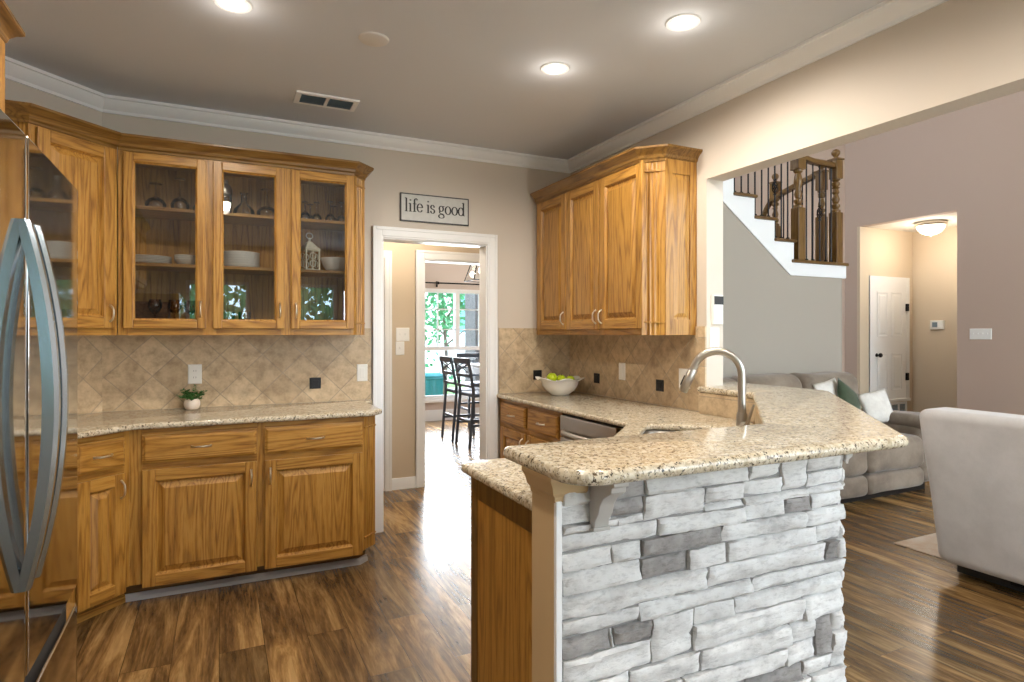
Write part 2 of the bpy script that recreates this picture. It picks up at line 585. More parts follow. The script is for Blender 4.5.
def fillet(poly, radii, n=6):
    out = []
    N = len(poly)
    for i in range(N):
        p, a, b = Vector(poly[i]), Vector(poly[i - 1]), Vector(poly[(i + 1) % N])
        r = radii[i] if isinstance(radii, (list, tuple)) else radii
        if r <= 0: out.append(tuple(p)); continue
        u, w = (a - p).normalized(), (b - p).normalized()
        ang = u.angle(w)
        d = min(r / math.tan(ang / 2), 0.49 * (a - p).length, 0.49 * (b - p).length)
        rr = d * math.tan(ang / 2)
        c = p + (u + w).normalized() * (rr / sin(ang / 2))
        s0, s1 = p + u * d - c, p + w * d - c
        for k in range(n + 1):
            t = k / n
            v = (s0 * (1 - t) + s1 * t)
            out.append(tuple(c + v.normalized() * rr))
    return out

def slab(name, poly, z0, z1, mat, hole=None, bev=0.012, parent=None):
    """stone slab from a plan outline (and a hole) with a rounded edge"""
    cu = bpy.data.curves.new(name + '_outline', 'CURVE')
    cu.dimensions = '2D'; cu.fill_mode = 'BOTH'
    for L in [poly] + ([hole] if hole else []):
        sp = cu.splines.new('POLY'); sp.points.add(len(L) - 1); sp.use_cyclic_u = True
        for q, p in zip(sp.points, L): q.co = (p[0], p[1], 0, 1)
    cu.extrude = (z1 - z0) / 2 - bev
    cu.bevel_depth = bev; cu.bevel_resolution = 3; cu.offset = -bev
    tmp = bpy.data.objects.new('tmp', cu); COL.objects.link(tmp)
    bpy.context.view_layer.update()
    me = bpy.data.meshes.new_from_object(tmp.evaluated_get(bpy.context.evaluated_depsgraph_get()))
    bpy.data.objects.remove(tmp); bpy.data.curves.remove(cu)
    me.name = name
    me.materials.clear(); me.materials.append(mat)
    me.transform(Matrix.Translation((0, 0, (z0 + z1) / 2)))
    bm = bmesh.new(); bm.from_mesh(me)
    bmesh.ops.remove_doubles(bm, verts=bm.verts, dist=1e-5)
    bmesh.ops.recalc_face_normals(bm, faces=bm.faces)
    bm.to_mesh(me); bm.free()
    me.polygons.foreach_set('use_smooth', [True] * len(me.polygons))
    me.set_sharp_from_angle(angle=radians(35))
    o = bpy.data.objects.new(name, me); COL.objects.link(o)
    if parent: o.parent = parent
    return o

# ------------------------------------------------------------------ the setting
m = MB().box(-1.4, 9.0, -3.2, 9.4, -0.1, 0.0)
structure(m.build('floor', FLOOR, smooth=0))

# kitchen ceiling
m = MB().prism([(XL - 0.1, YREAR - 0.1), (XR + 0.02, YREAR - 0.1), (XR + 0.02, YB + 0.02), (-0.62, YB + 0.02), (XL - 0.1, 3.58)], H, H + 0.1)
structure(m.build('ceiling', CEIL, smooth=0))

# back wall with the doorway
DX0, DX1, DZ = 1.0, 1.81, 2.035
m = MB()
m.box(-0.75, DX0, YB, YB + 0.12, 0, H + 0.1).box(DX1, XR + 0.12, YB, YB + 0.12, 0, H + 0.1).box(DX0, DX1, YB, YB + 0.12, DZ, H + 0.1)
structure(m.build('wall_back', WALLK, smooth=0))
m = MB().prism([(-0.611, YB), (-0.611, YB + 0.12), (-0.70, YB + 0.12), (XL - 0.09, 3.60), (XL, 3.566)], 0, H + 0.1)
structure(m.build('wall_diagonal', WALLK, smooth=0))
m = MB().box(XL - 0.1, XL, YREAR - 0.1, 3.57, 0, H + 0.1)
structure(m.build('wall_left', WALLK, smooth=0))
# right wall: solid beside the cabinets, header over the wide opening
m = MB()
m.prism([(-3.0, 2.2487), (2.69, 2.2487), (2.69, 0), (YB + 0.13, 0), (YB + 0.13, HL), (-3.0, HL)], XR, XR + 0.125, axis='x')
structure(m.build('wall_right', WALLK, smooth=0))
# rear wall of the kitchen with two windows (seen only in reflections) and an added door opening
m = MB()
xs = [XL - 0.1, -0.45, 0.42, 0.86, 1.74, 1.84, 2.42, XR]
for i in range(7):
    if i in (1, 3):
        m.box(xs[i], xs[i + 1], YREAR - 0.1, YREAR, 0, 0.92).box(xs[i], xs[i + 1], YREAR - 0.1, YREAR, 2.16, H + 0.1)
    elif i == 5:
        m.box(xs[i], xs[i + 1], YREAR - 0.1, YREAR, 2.12, H + 0.1)
    else:
        m.box(xs[i], xs[i + 1], YREAR - 0.1, YREAR, 0, H + 0.1)
structure(m.build('wall_rear', WALLK, smooth=0))
m = MB().box(1.84, 1.90, YREAR - 0.08, YREAR - 0.02, 0, 2.12).box(2.36, 2.42, YREAR - 0.08, YREAR - 0.02, 0, 2.12).box(1.84, 2.42, YREAR - 0.08, YREAR - 0.02, 0, 0.12).box(1.84, 2.42, YREAR - 0.08, YREAR - 0.02, 2.04, 2.12)
w = structure(m.build('added_door_3', WHITE, smooth=0))  # glass door added out of view to hold the fill light
MB().box(1.88, 2.38, YREAR - 0.055, YREAR - 0.05, 0.1, 2.06).build('added_door_glass', WPANE, w, smooth=0)
for i, (a, b) in enumerate(((-0.45, 0.42), (0.86, 1.74))):
    m = MB()
    for x in (a, b - 0.05): m.box(x, x + 0.05, YREAR - 0.08, YREAR + 0.015, 0.92, 2.16)
    for z in (0.92, 1.52, 2.11): m.box(a, b, YREAR - 0.08, YREAR + 0.015, z, z + 0.05)
    w = structure(m.build('window_%d' % (i + 2), WHITE, smooth=0))
    MB().box(a + 0.04, b - 0.04, YREAR - 0.06, YREAR - 0.055, 0.95, 2.13).build('window_glass', WPANE, w, smooth=0)

# passage behind the doorway
YH = 5.28
PX0, PX1 = 1.64, 2.44
m = MB()
m.box(0.2, PX0, YH, YH + 0.12, 0, 2.6).box(PX1, 2.75, YH, YH + 0.12, 0, 2.6).box(PX0, PX1, YH, YH + 0.12, 2.03, 2.6)
structure(m.build('wall_passage', WALLH, smooth=0))
m = MB().box(0.1, 0.2, YB + 0.12, YH + 0.12, 0, 2.6).box(2.60, 2.64, YB + 0.13, YH, 0, 2.6)
structure(m.build('wall_passage_sides', WALLH, smooth=0))
m = MB().box(0.1, 2.64, YB + 0.12, YH + 0.12, 2.5, 2.6)
structure(m.build('ceiling_passage', WHITEW, smooth=0))

PLt = thing('added_passage_light', 'added, unseen frosted dome light on the ceiling of the passage behind the doorway', 'ceiling light', (1.35, 4.80, 2.5))
MB().lathe([(0.14, 0.0), (0.14, -0.03), (0.13, -0.03), (0.10, -0.08), (0.05, -0.105), (0.0, -0.11)], n=24).build('glass_shade', BULBW, PLt)
light('passage_fill_lamp', 'POINT', (1.35, 4.80, 2.33), 13, WARM, shadow_soft_size=0.1)  # lamp added to brighten the passage; its fixture is out of view

# dining room beyond
m = MB()
YD = 9.2
WX0, WX1, WZ0, WZ1 = 2.80, 4.20, 0.33, 2.06
m.box(0.4, WX0, YD, YD + 0.12, 0, 2.75).box(WX1, 5.3, YD, YD + 0.12, 0, 2.75)
m.box(WX0, WX1, YD, YD + 0.12, 0, WZ0).box(WX0, WX1, YD, YD + 0.12, WZ1, 2.75)
structure(m.build('wall_dining', plain('dining_blush_paint', (214, 200, 190), 0.75), smooth=0))
m = MB().box(0.3, 0.4, 5.4, YD + 0.12, 0, 2.75).box(5.2, 5.3, 5.4, YD + 0.12, 0, 2.75)
structure(m.build('wall_dining_sides', MATS['dining_blush_paint'], smooth=0))
m = MB().box(0.3, 5.3, 5.4, YD + 0.12, 2.65, 2.75)
structure(m.build('ceiling_dining', WHITEW, smooth=0))
m = MB()
for x in (WX0, WX1 - 0.05): m.box(x, x + 0.05, YD - 0.02, YD + 0.1, WZ0, WZ1)
for z in (WZ0, WZ1 - 0.05, 1.10): m.box(WX0, WX1, YD - 0.02, YD + 0.1, z, z + 0.06)
m.box(3.39, 3.46, YD - 0.015, YD + 0.09, 1.10, WZ1)
for x in (3.10, 3.80): m.box(x, x + 0.018, YD + 0.02, YD + 0.05, 1.12, WZ1)
for z in (1.42, 1.74): m.box(WX0, WX1, YD + 0.02, YD + 0.05, z, z + 0.018)
win = structure(m.build('window_1', WHITE, smooth=0))
MB().box(WX0 + 0.03, WX1 - 0.03, YD + 0.055, YD + 0.06, WZ0 + 0.03, WZ1 - 0.03).build('window_glass', WPANE, win, smooth=0)
MB().box(WX0 - 0.08, WX1 + 0.08, YD - 0.07, YD, WZ0 - 0.04, WZ0).build('window_sill', WHITE, win, bevel=0.006)

# living room
m = MB()
m.box(7.5, 7.62, -3.1, 4.077, 0, HL).box(7.5, 7.62, 5.278, 5.55, 0, HL).box(7.5, 7.62, 4.077, 5.278, 2.755, HL)
structure(m.build('wall_living', WALLP, smooth=0))
m = MB().box(XR + 0.125, 7.5, 5.45, 5.55, 0, HL)
structure(m.build('wall_stairwell', WALLP, smooth=0))
m = MB().box(XR + 0.02, 7.62, -3.1, 5.55, HL, HL + 0.1)
structure(m.build('ceiling_living', WHITEW, smooth=0))
m = MB()
m.box(XR + 0.12, 3.1, -3.0, -2.9, 0, HL).box(6.9, 7.6, -3.0, -2.9, 0, HL).box(3.1, 6.9, -3.0, -2.9, 0, 0.5).box(3.1, 6.9, -3.0, -2.9, 4.2, HL)
structure(m.build('wall_living_rear', WALLP, smooth=0))
m = MB()
for x in (3.1, 4.35, 5.6, 6.85): m.box(x, x + 0.05, -2.97, -2.88, 0.5, 4.2)
for z in (0.5, 2.5, 4.15): m.box(3.1, 6.9, -2.97, -2.88, z, z + 0.06)
w = structure(m.build('window_4', WHITE, smooth=0))
MB().box(3.12, 6.88, -2.95, -2.945, 0.52, 4.18).build('window_glass', WPANE, w, smooth=0)
# front hall seen through the opening in the living room wall
m = MB().box(7.503, 8.7, 5.24, 5.36, 0, 2.755).box(8.6, 8.7, 2.2, 5.3, 0, 2.85).box(7.62, 8.7, 2.1, 2.2, 0, 2.85)
structure(m.build('wall_hall', WALLH, smooth=0))
m = MB().box(7.62, 8.7, 2.1, 5.36, 2.755, 2.86)
structure(m.build('ceiling_hall', WHITEW, smooth=0))

# crown moulding
crown = [(0, H - 0.088), (0.012, H - 0.088), (0.014, H - 0.072), (0.030, H - 0.055), (0.044, H - 0.03), (0.047, H - 0.018), (0.060, H - 0.016), (0.060, H), (0, H)]
m = MB().sweep([(XL, YREAR), (XL, 3.566), (-0.611, YB), (XR, YB), (XR, YREAR)], crown)
structure(m.build('trim_1', WHITE, smooth=25))

# doorway casings
def casing(m, x0, x1, zt, y, w=0.085, side=-1, floor=0.0, t=1.0):
    for k, (a, d) in enumerate(((0.0, 0.018), (0.012, 0.024), (w - 0.022, 0.03))):
        ww = w if k == 0 else (w - 0.012 if k == 1 else w)
        lo = 0.0 if k == 0 else a
        ya, yb = sorted((y, y + side * d * t))
        m.box(x0 - ww, x0 - lo, ya, yb, floor, zt + ww)
        m.box(x1 + lo, x1 + ww, ya, yb, floor, zt + ww)
        m.box(x0 - lo, x1 + lo, ya, yb, zt + lo, zt + ww)
m = MB(); casing(m, DX0 + 0.02, DX1 - 0.01, DZ - 0.01, YB, 0.075)
m.box(DX0, DX0 + 0.02, YB - 0.004, YB + 0.124, 0, DZ).box(DX1 - 0.02, DX1, YB - 0.004, YB + 0.124, 0, DZ).box(DX0, DX1, YB - 0.004, YB + 0.124, DZ - 0.02, DZ)
structure(m.build('trim_2', WHITE, smooth=0, bevel=0.003))
m = MB(); casing(m, PX0 + 0.015, PX1, 2.02, YH, 0.085)
m.box(PX0, PX0 + 0.015, YH - 0.004, YH + 0.124, 0, 2.03).box(PX0, PX1, YH - 0.004, YH + 0.124, 2.015, 2.03)
structure(m.build('trim_3', WHITE, smooth=0, bevel=0.003))
bb = [(0, 0), (0.014, 0), (0.014, 0.075), (0.009, 0.095), (0, 0.1)]
m = MB().sweep([(1.352, YH), (PX0 - 0.07, YH)], bb)
structure(m.build('baseboard_passage', WHITE, smooth=20))
m = MB().sweep([(0.4, YD), (5.2, YD)], [(0, 0), (0.018, 0), (0.018, 0.13), (0.01, 0.16), (0, 0.17)])
structure(m.build('baseboard_dining', WHITE, smooth=20))
m = MB().sweep([(5.62, 5.45), (7.5, 5.45)], bb).sweep([(7.5, 4.07), (7.5, -2.9)], bb)
structure(m.build('baseboard_living', WHITE, smooth=20))

# closet door in the passage
m = MB(); casing(m, 0.56, 1.29, 2.02, YH, 0.062)
for a, b in ((0.565, 0.922), (0.928, 1.285)):
    m.panel(a, b, 0.02, 2.015, [(0, YH), (0, YH - 0.012), (0.07, YH - 0.012), (0.08, YH - 0.004), (0.10, YH - 0.004), (0.12, YH - 0.01)])
d = structure(m.build('door_1', DOORW, smooth=0))
MB().lathe([(0.008, 0), (0.008, 0.02), (0.018, 0.03), (0.018, 0.045), (0.0, 0.05)], n=12).build('door_knob', NICKEL, d).matrix_local = Matrix.Translation((1.225, YH - 0.012, 1.0)) @ Matrix.Rotation(radians(90), 4, 'X')

# hall closet door above its return-air grille
m = MB()
hx0, hx1, hy = 7.745, 8.455, 5.24
casing(m, hx0, hx1, 2.065, hy, 0.06, floor=0.47, t=0.5)
m.box(hx0 - 0.06, hx1 + 0.06, hy - 0.03, hy, 0.45, 0.485)
m.box(hx0, hx1, hy - 0.006, hy, 0.485, 2.065)
hw = hx1 - hx0
for (a, b, c_, e) in ((0.13, 0.44, 1.32, 1.92), (0.56, 0.87, 1.32, 1.92), (0.13, 0.44, 0.60, 1.10), (0.56, 0.87, 0.60, 1.10)):
    m.panel(hx0 + a * hw, hx0 + b * hw, c_, e, [(0, hy - 0.006), (0.0, hy - 0.012), (0.012, hy - 0.012), (0.02, hy - 0.007), (0.04, hy - 0.007), (0.055, hy - 0.012)])
d = structure(m.build('door_2', DOORW, smooth=0))
k = MB().lathe([(0.025, 0), (0.025, 0.006), (0.01, 0.01), (0.01, 0.035), (0.028, 0.045), (0.03, 0.06), (0.02, 0.072), (0, 0.074)], n=14).build('door_knob', IRON, d)
k.matrix_local = Matrix.Translation((hx0 + 0.08, hy - 0.008, 1.08)) @ Matrix.Rotation(radians(90), 4, 'X')
for z in (0.78, 1.72):
    MB().box(hx1 - 0.02, hx1 + 0.02, hy - 0.035, hy - 0.008, z - 0.05, z + 0.05).build('hinge', IRON, d, smooth=0)

# wall tile
m = MB().box(-0.6069, 0.934, YB - 0.010, YB, 0.914, 1.40).build('trim_4', TILEX, smooth=0); structure(m)
m = MB().box(1.895, XR, YB - 0.010, YB, 0.914, 1.405).build('trim_5', TILEX, smooth=0); structure(m)
m = MB().box(XR - 0.010, XR, 2.745, YB, 0.914, 1.405).build('trim_6', TILEY, smooth=0); structure(m)
m = MB().box(XR - 0.012, XR, 2.69, 2.745, 0.914, 1.405).build('trim_7', TILES, smooth=0); structure(m)
o = MB().box(-0.91, -0.0042, -0.010, 0, 0.914, 1.40).build('trim_8', TILEX, smooth=0); structure(o)
o.location = (-0.611, YB, 0); o.rotation_euler = (0, 0, radians(45))

# ------------------------------------------------------------------ cabinets (local frame: x = width, front at y = 0 facing -y)
OK2 = [OAK, OAKX]

def bow_pull(parent, x, z, y, vertical=True, L=0.085, mat=None):
    pts = []
    for k in range(13):
        t = -1 + 2 * k / 12
        out = 0.026 * (1 - abs(t) ** 3.5)
        pts.append((x, y - out, z + t * L / 2) if vertical else (x + t * L / 2, y - out, z))
    m = MB().tube(pts, [0.0062 if k in (0, 12) else 0.0048 for k in range(13)], 8)
    return m.build('handle', mat or NICKEL, parent, smooth=60)

DP = [(0, 0.0), (0, -0.004), (0.002, -0.006)]
def cab_door(parent, x0, x1, z0, z1, glass=False, pull=None, name='door', hinge=None):
    st = 0.046 if glass else 0.058
    y0, yf = -0.007, -0.022
    m = MB()
    for a, b, c, e in ((x0 + 0.008, x0 + st, z0 + 0.008, z1 - 0.008), (x1 - st, x1 - 0.008, z0 + 0.008, z1 - 0.008)):
        m.box(a, b, y0, -0.0005, c, e, 0)
    m.box(x0 + st, x1 - st, y0, -0.0005, z0 + 0.008, z0 + st, 1).box(x0 + st, x1 - st, y0, -0.0005, z1 - st, z1 - 0.008, 1)
    m.box(x0, x0 + st, yf, y0, z0, z1, 0).box(x1 - st, x1, yf, y0, z0, z1, 0)
    m.box(x0 + st, x1 - st, yf, y0, z0, z0 + st, 1).box(x0 + st, x1 - st, yf, y0, z1 - st, z1, 1)
    d = m.build(name, OK2, parent, smooth=0, bevel=0.005, seg=2)
    a, b, c, e = x0 + st, x1 - st, z0 + st, z1 - st
    if glass:
        # sloping inner bead round the pane
        m = MB().panel(a, b, c, e, [(0, -0.0195), (0.012, -0.008), (0.012, -0.004), (0, -0.004)])
        n = 4
        bead = MB()
        loops = [[(a + i, y, c + i), (b - i, y, c + i), (b - i, y, e - i), (a + i, y, e - i)] for i, y in ((-0.003, -0.018), (0.008, -0.009), (0.008, -0.003), (-0.003, -0.003))]
        vs = [p for L in loops for p in L]
        fs = [(j * n + i, j * n + (i + 1) % n, ((j + 1) % 4) * n + (i + 1) % n, ((j + 1) % 4) * n + i) for j in range(4) for i in range(n)]
        bead.add(vs, fs)
        bead.build('bead', OAK, d, smooth=0)
        MB().box(a - 0.004, b + 0.004, -0.008, -0.005, c - 0.004, e + 0.004).build('glass_pane', PANE, d, smooth=0)
    else:
        m = MB().panel(a - 0.002, b + 0.002, c - 0.002, e + 0.002, [(0, -0.001), (0, -0.021), (0.008, -0.010), (0.011, -0.004), (0.016, -0.004), (0.040, -0.0175), (0.043, -0.019)])
        m.build('door_panel', OAK, d, smooth=0)
    if pull:
        bow_pull(d, pull[0], pull[1], yf, True)
    return d

def drawer(parent, x0, x1, z0, z1, pull=True):
    m = MB().panel(x0, x1, z0, z1, [(0.008, -0.0005), (0.008, -0.006), (0, -0.006), (0, -0.013), (0.006, -0.0145), (0.012, -0.0205), (0.018, -0.022)])
    d = m.build('drawer', OAKX, parent, smooth=0)
    if pull: bow_pull(d, (x0 + x1) / 2, (z0 + z1) / 2, -0.022, False, 0.09)
    return d

CROWN = [(0.0, 0.0), (0.006, 0.0), (0.008, 0.012), (0.016, 0.02), (0.020, 0.034), (0.036, 0.052), (0.049, 0.060), (0.056, 0.066), (0.056, 0.078), (0.0, 0.078)]
def cab_crown(parent, path, z, mat=None):
    m = MB().sweep(path, [(o, z + h) for o, h in CROWN])
    return m.build('crown_moulding', mat or OAKC, parent, smooth=20)

def pilaster(parent, p, q, z0, z1, block=0.07):
    """fluted 45 degree corner post between plan points p and q"""
    P, Q = Vector((p[0], p[1], 0)), Vector((q[0], q[1], 0))
    w = (Q - P).length
    ang = math.atan2(Q.y - P.y, Q.x - P.x)
    m = MB(); m.M = Matrix.Translation(P) @ Matrix.Rotation(ang, 4, 'Z')
    pts = [(0, 0.02)]
    n = 3
    fw = w * 0.56 / n
    x = w * 0.22
    pts.append((0, 0)); pts.append((x, 0))
    for k in range(n):
        a = x + k * fw
        for t in range(1, 6):
            u = t / 6
            pts.append((a + fw * u, 0.006 * sin(pi * u)))
        pts.append((a + fw, 0))
    pts += [(w, 0), (w, 0.02)]
    m.prism(pts, z0, z1)
    m.box(0, w, -0.006, 0.02, z1 - block, z1 - block + 0.008).box(0, w, -0.006, 0.02, z0 + block, z0 + block + 0.008)
    return m.build('corner_pilaster', OAK, parent, smooth=0)

# --- left wall unit: three glass doors
LX0, LX1 = -0.49, 0.84
LU = thing('glass_front_cabinet', 'long oak wall cabinet with three glass doors showing dishes and stemware', 'cabinet', (LX0, YB - 0.33, 0))
W = LX1 - LX0
Z0, Z1 = 1.355, 2.36
m = MB()
m.box(0.0, 0.015, 0.02, 0.325, Z0, Z1, 0).box(W - 0.018, W, 0.078, 0.325, Z0, Z1, 0).box(0.015, W - 0.018, 0.314, 0.325, Z0, Z1, 0)
pl_ = [(0.0, 0.02), (W - 0.090, 0.02), (W - 0.018, 0.095), (W - 0.018, 0.314), (0, 0.314)]
m.prism(pl_, Z0 + 0.008, Z0 + 0.03, 1).prism(pl_, Z1 - 0.02, Z1 - 0.001, 1)
m.build('carcass', OK2, LU, smooth=0)
m = MB()
for a, b in ((0, 0.045), (0.405, 0.475), (0.822, 0.892), (1.21, W - 0.085)):
    m.box(a, b, 0, 0.02, Z0, Z1, 0)
for a, b in ((0.045, 0.405), (0.475, 0.822), (0.892, 1.21)):
    m.box(a, b, 0.0005, 0.02, Z0, Z0 + 0.05, 1).box(a, b, 0.0005, 0.02, Z1 - 0.045, Z1, 1)
m.build('face_frame', OK2, LU, smooth=0)
pilaster(LU, (W - 0.085, 0), (W, 0.085), Z0, Z1)
for zz in (1.735, 2.045):
    MB().prism([(0.016, 0.03), (W - 0.125, 0.03), (W - 0.02, 0.115), (W - 0.02, 0.312), (0.016, 0.312)], zz, zz + 0.019).build('shelf', OAKX, LU, smooth=0, bevel=0.003)
cab_crown(LU, [(0, 0), (W - 0.085, 0), (W, 0.085), (W, 0.325)], Z1 - 0.012)
for a, b, px in ((0.026, 0.423, 0.395), (0.458, 0.837, 0.812), (0.877, 1.245, 0.902)):
    d = cab_door(LU, a, b, 1.392, 2.338, glass=True, pull=(px, 1.50))
def at_left(x, y, z): return (LX0 + x, YB - 0.33 + y, z)

# --- diagonal corner wall unit
ang = radians(45)
dlen = 0.44
DU = thing('corner_wall_cabinet', 'oak corner wall cabinet with one tall solid door, beside the glass front cabinet', 'cabinet',
           (-0.494 - dlen * cos(ang), 3.875 - 0.004 - dlen * sin(ang), 0), ang)
m = MB()
m.prism([(0, 0.02), (dlen, 0.02), (dlen, 0.022), (dlen + 0.22, 0.31), (dlen + 0.2, 0.326), (-0.2, 0.326), (-0.12, 0.14)], Z0 + 0.002, Z1, 0)
m.box(0, 0.05, 0, 0.02, Z0, Z1, 0).box(dlen - 0.05, dlen, 0, 0.02, Z0, Z1, 0).box(0.05, dlen - 0.05, 0.001, 0.02, Z0, Z0 + 0.05, 1).box(0.05, dlen - 0.05, 0.001, 0.02, Z1 - 0.045, Z1, 1)
m.build('carcass', OK2, DU, smooth=0)
cab_door(DU, 0.028, dlen - 0.028, 1.392, 2.338, pull=(dlen - 0.055, 1.47))
m = MB().sweep([(-0.14, 0.14), (0, 0), (dlen - 0.004, 0)], [(o, Z1 - 0.012 + h) for o, h in CROWN])
m.build('crown_moulding', OAKC, DU, smooth=20)

# --- cabinet over the fridge
FU = thing('over_fridge_cabinet', 'oak cabinet above the steel refrigerator at the picture edge', 'cabinet', (-0.665, 0.75, 0), radians(90))
FW = 1.85
m = MB().box(0, FW, 0, 0.58, 1.80, Z1, 0).box(FW - 0.02, FW, 0.01, 0.58, 1.37, 1.80, 0)
m.build('carcass', OAK, FU, smooth=0, bevel=0.002)
for a in (0.03, 0.48, 0.93, 1.38):
    cab_door(FU, a, a + 0.44, 1.83, 2.33)
cab_crown(FU, [(0, 0), (FW, 0), (FW, 0.56)], Z1 - 0.03)

# --- base run along the back wall
BX0, BX1 = -0.405, 0.845
BL = thing('base_cabinet', 'oak base cabinet with two drawers above two wide panelled doors', 'cabinet', (BX0, YB - 0.61, 0))
W = BX1 - BX0
m = MB()
m.prism([(0, 0.02), (W - 0.09, 0.02), (W - 0.01, 0.095), (W - 0.005, 0.605), (0, 0.605)], 0.1, 0.882, 0)
m.box(0, 0.055, 0, 0.02, 0.1, 0.882, 0).box(0.59, 0.63, 0, 0.02, 0.1, 0.882, 0).box(1.15, W - 0.085, 0, 0.02, 0.1, 0.882, 0)
m.box(0, W - 0.085, 0.001, 0.02, 0.1, 0.12, 1).box(0, W - 0.085, 0.001, 0.02, 0.675, 0.712, 1).box(0, W - 0.085, 0.001, 0.02, 0.845, 0.882, 1)
m.build('carcass', OK2, BL, smooth=0)
MB().box(W - 0.005, W, 0.09, 0.605, 0.1, 0.882).build('end_panel', OAK, BL, smooth=0)
pilaster(BL, (W - 0.085, 0), (W, 0.085), 0.1, 0.882)
m = MB().prism([(-0.031, 0.075), (W - 0.10, 0.075), (W - 0.05, 0.12), (W - 0.05, 0.6), (0, 0.6)], 0, 0.1)
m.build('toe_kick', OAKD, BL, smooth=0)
MB().sweep([(-0.03, 0.075), (W - 0.10, 0.075), (W - 0.05, 0.12)], [(0, 0), (0.018, 0), (0.016, 0.02), (0.006, 0.036), (0, 0.036)]).build('shoe_moulding', TOEK, BL, smooth=20)
for a, b, px in ((0.055, 0.588, 0.560), (0.628, 1.155, 0.655)):
    drawer(BL, a, b, 0.708, 0.852)
    cab_door(BL, a, b, 0.085, 0.676, pull=(px, 0.59))

# --- diagonal base
blen = 0.31
DB = thing('corner_base_cabinet', 'narrow oak corner base cabinet set at an angle beside the refrigerator', 'cabinet',
           (-0.4052 - blen * cos(ang), YB - 0.61 - 0.0002 - blen * sin(ang), 0), ang)
m = MB()
m.prism([(0, 0.02), (blen, 0.02), (blen, 0.022), (blen + 0.02, 0.30), (blen, 0.52), (-0.1, 0.52), (-0.15, 0.2)], 0.1, 0.882, 0)
m.box(0, 0.05, 0, 0.02, 0.1, 0.882, 0).box(blen - 0.03, blen, 0, 0.02, 0.1, 0.882, 0).box(0, blen, 0.001, 0.02, 0.1, 0.12, 1).box(0, blen, 0.001, 0.02, 0.675, 0.712, 1).box(0, blen, 0.001, 0.02, 0.845, 0.882, 1)
m.build('carcass', OK2, DB, smooth=0)
drawer(DB, 0.035, blen - 0.035, 0.708, 0.852)
cab_door(DB, 0.035, blen - 0.035, 0.085, 0.676, pull=(blen - 0.062, 0.60))
MB().prism([(-0.02, 0.075), (blen + 0.031, 0.075), (blen - 0.03, 0.22), (-0.02, 0.25)], 0, 0.1).build('toe_kick', OAK, DB, smooth=0)
MB().sweep([(-0.02, 0.075), (blen + 0.031, 0.075)], [(0, 0), (0.018, 0), (0.016, 0.02), (0.006, 0.036), (0, 0.036)]).build('shoe_moulding', OAKX, DB, smooth=20)

# --- short base on the left wall, behind the fridge
BS = thing('side_base_cabinet', 'oak base cabinet on the left wall hidden behind the refrigerator', 'cabinet', (-0.645, 1.84, 0), radians(90))
m = MB().box(0, 1.50, 0.0, 0.595, 0.1, 0.882, 0).box(0, 1.50, 0.075, 0.5, 0, 0.1, 0)
m.build('carcass', OAK, BS, smooth=0)
for a in (0.03, 0.52, 1.01):
    drawer(BS, a, a + 0.45, 0.708, 0.852); cab_door(BS, a, a + 0.45, 0.085, 0.676, pull=(a + 0.42, 0.59))

# --- left worktop
y2 = YB - 0.010
dg = lambda off, x: x + off          # y on a 45 degree line
poly = [(0.930, y2), (-0.604, y2), (-1.24, 3.570), (-1.24, 1.845), (-0.61, 1.845), (-0.61, 3.935 - 0.61), (3.555 - 3.935, 3.555), (0.80, 3.555), (0.878, 3.635), (0.878, 4.10), (0.930, 4.13)][::-1]
LC = slab('left_countertop', fillet(poly, [0, 0, 0.02, 0.03, 0.02, 0.02, 0, 0, 0, 0, 0]), 0.884, 0.914, GRANITE)
tag(LC, 'speckled beige granite worktop holding the small potted plant', 'countertop')

# --- right wall unit
RZ0, RZ1 = 1.355, 2.36
RU = thing('wall_cabinet', 'oak wall cabinet with three solid doors above the fruit bowl', 'cabinet', (XR - 0.33, 4.145, 0), radians(-90))
W = 4.145 - 2.776
m = MB()
m.prism([(0, 0.02), (W - 0.10, 0.02), (W - 0.006, 0.1), (W - 0.006, 0.328), (0, 0.328)], RZ0 + 0.012, RZ1, 0)
m.box(0, 0.07, 0, 0.02, RZ0, RZ1, 0).box(0.45, 0.49, 0, 0.02, RZ0, RZ1, 0).box(0.85, 0.91, 0, 0.02, RZ0, RZ1, 0).box(-0.05, 0.0, 0.03, 0.05, RZ0, RZ1, 0).box(1.29, W - 0.10, 0, 0.02, RZ0, RZ1, 0)
m.box(0, W - 0.10, 0.001, 0.02, RZ0, RZ0 + 0.05, 1).box(0, W - 0.10, 0.001, 0.02, RZ1 - 0.045, RZ1, 1)
m.build('carcass', OK2, RU, smooth=0)
pilaster(RU, (W - 0.10, 0), (W, 0.10), RZ0, RZ1)
# panelled end facing the camera
e = MB(); e.M = Matrix.Translation((W, 0.10, 0)) @ Matrix.Rotation(radians(90), 4, 'Z')
e.panel(0.0, 0.228, RZ0, RZ1, [(0, 0.006), (0, 0.0)])
e.build('end_panel', OAK, RU, smooth=0)
e = MB(); e.M = Matrix.Translation((W, 0.10, 0)) @ Matrix.Rotation(radians(90), 4, 'Z')
st = 0.05
e.box(0, st, -0.008, 0.002, RZ0, RZ1, 0).box(0.228 - st, 0.228, -0.008, 0.002, RZ0, RZ1, 0).box(st, 0.228 - st, -0.008, 0.002, RZ0, RZ0 + 0.09, 0).box(st, 0.228 - st, -0.008, 0.002, RZ1 - 0.08, RZ1, 0)
e.panel(st, 0.228 - st, RZ0 + 0.09, RZ1 - 0.08, [(0, 0.0), (0.0, -0.001), (0.012, -0.001), (0.035, -0.007)])
e.build('end_frame', OAK, RU, smooth=0, bevel=0.002)
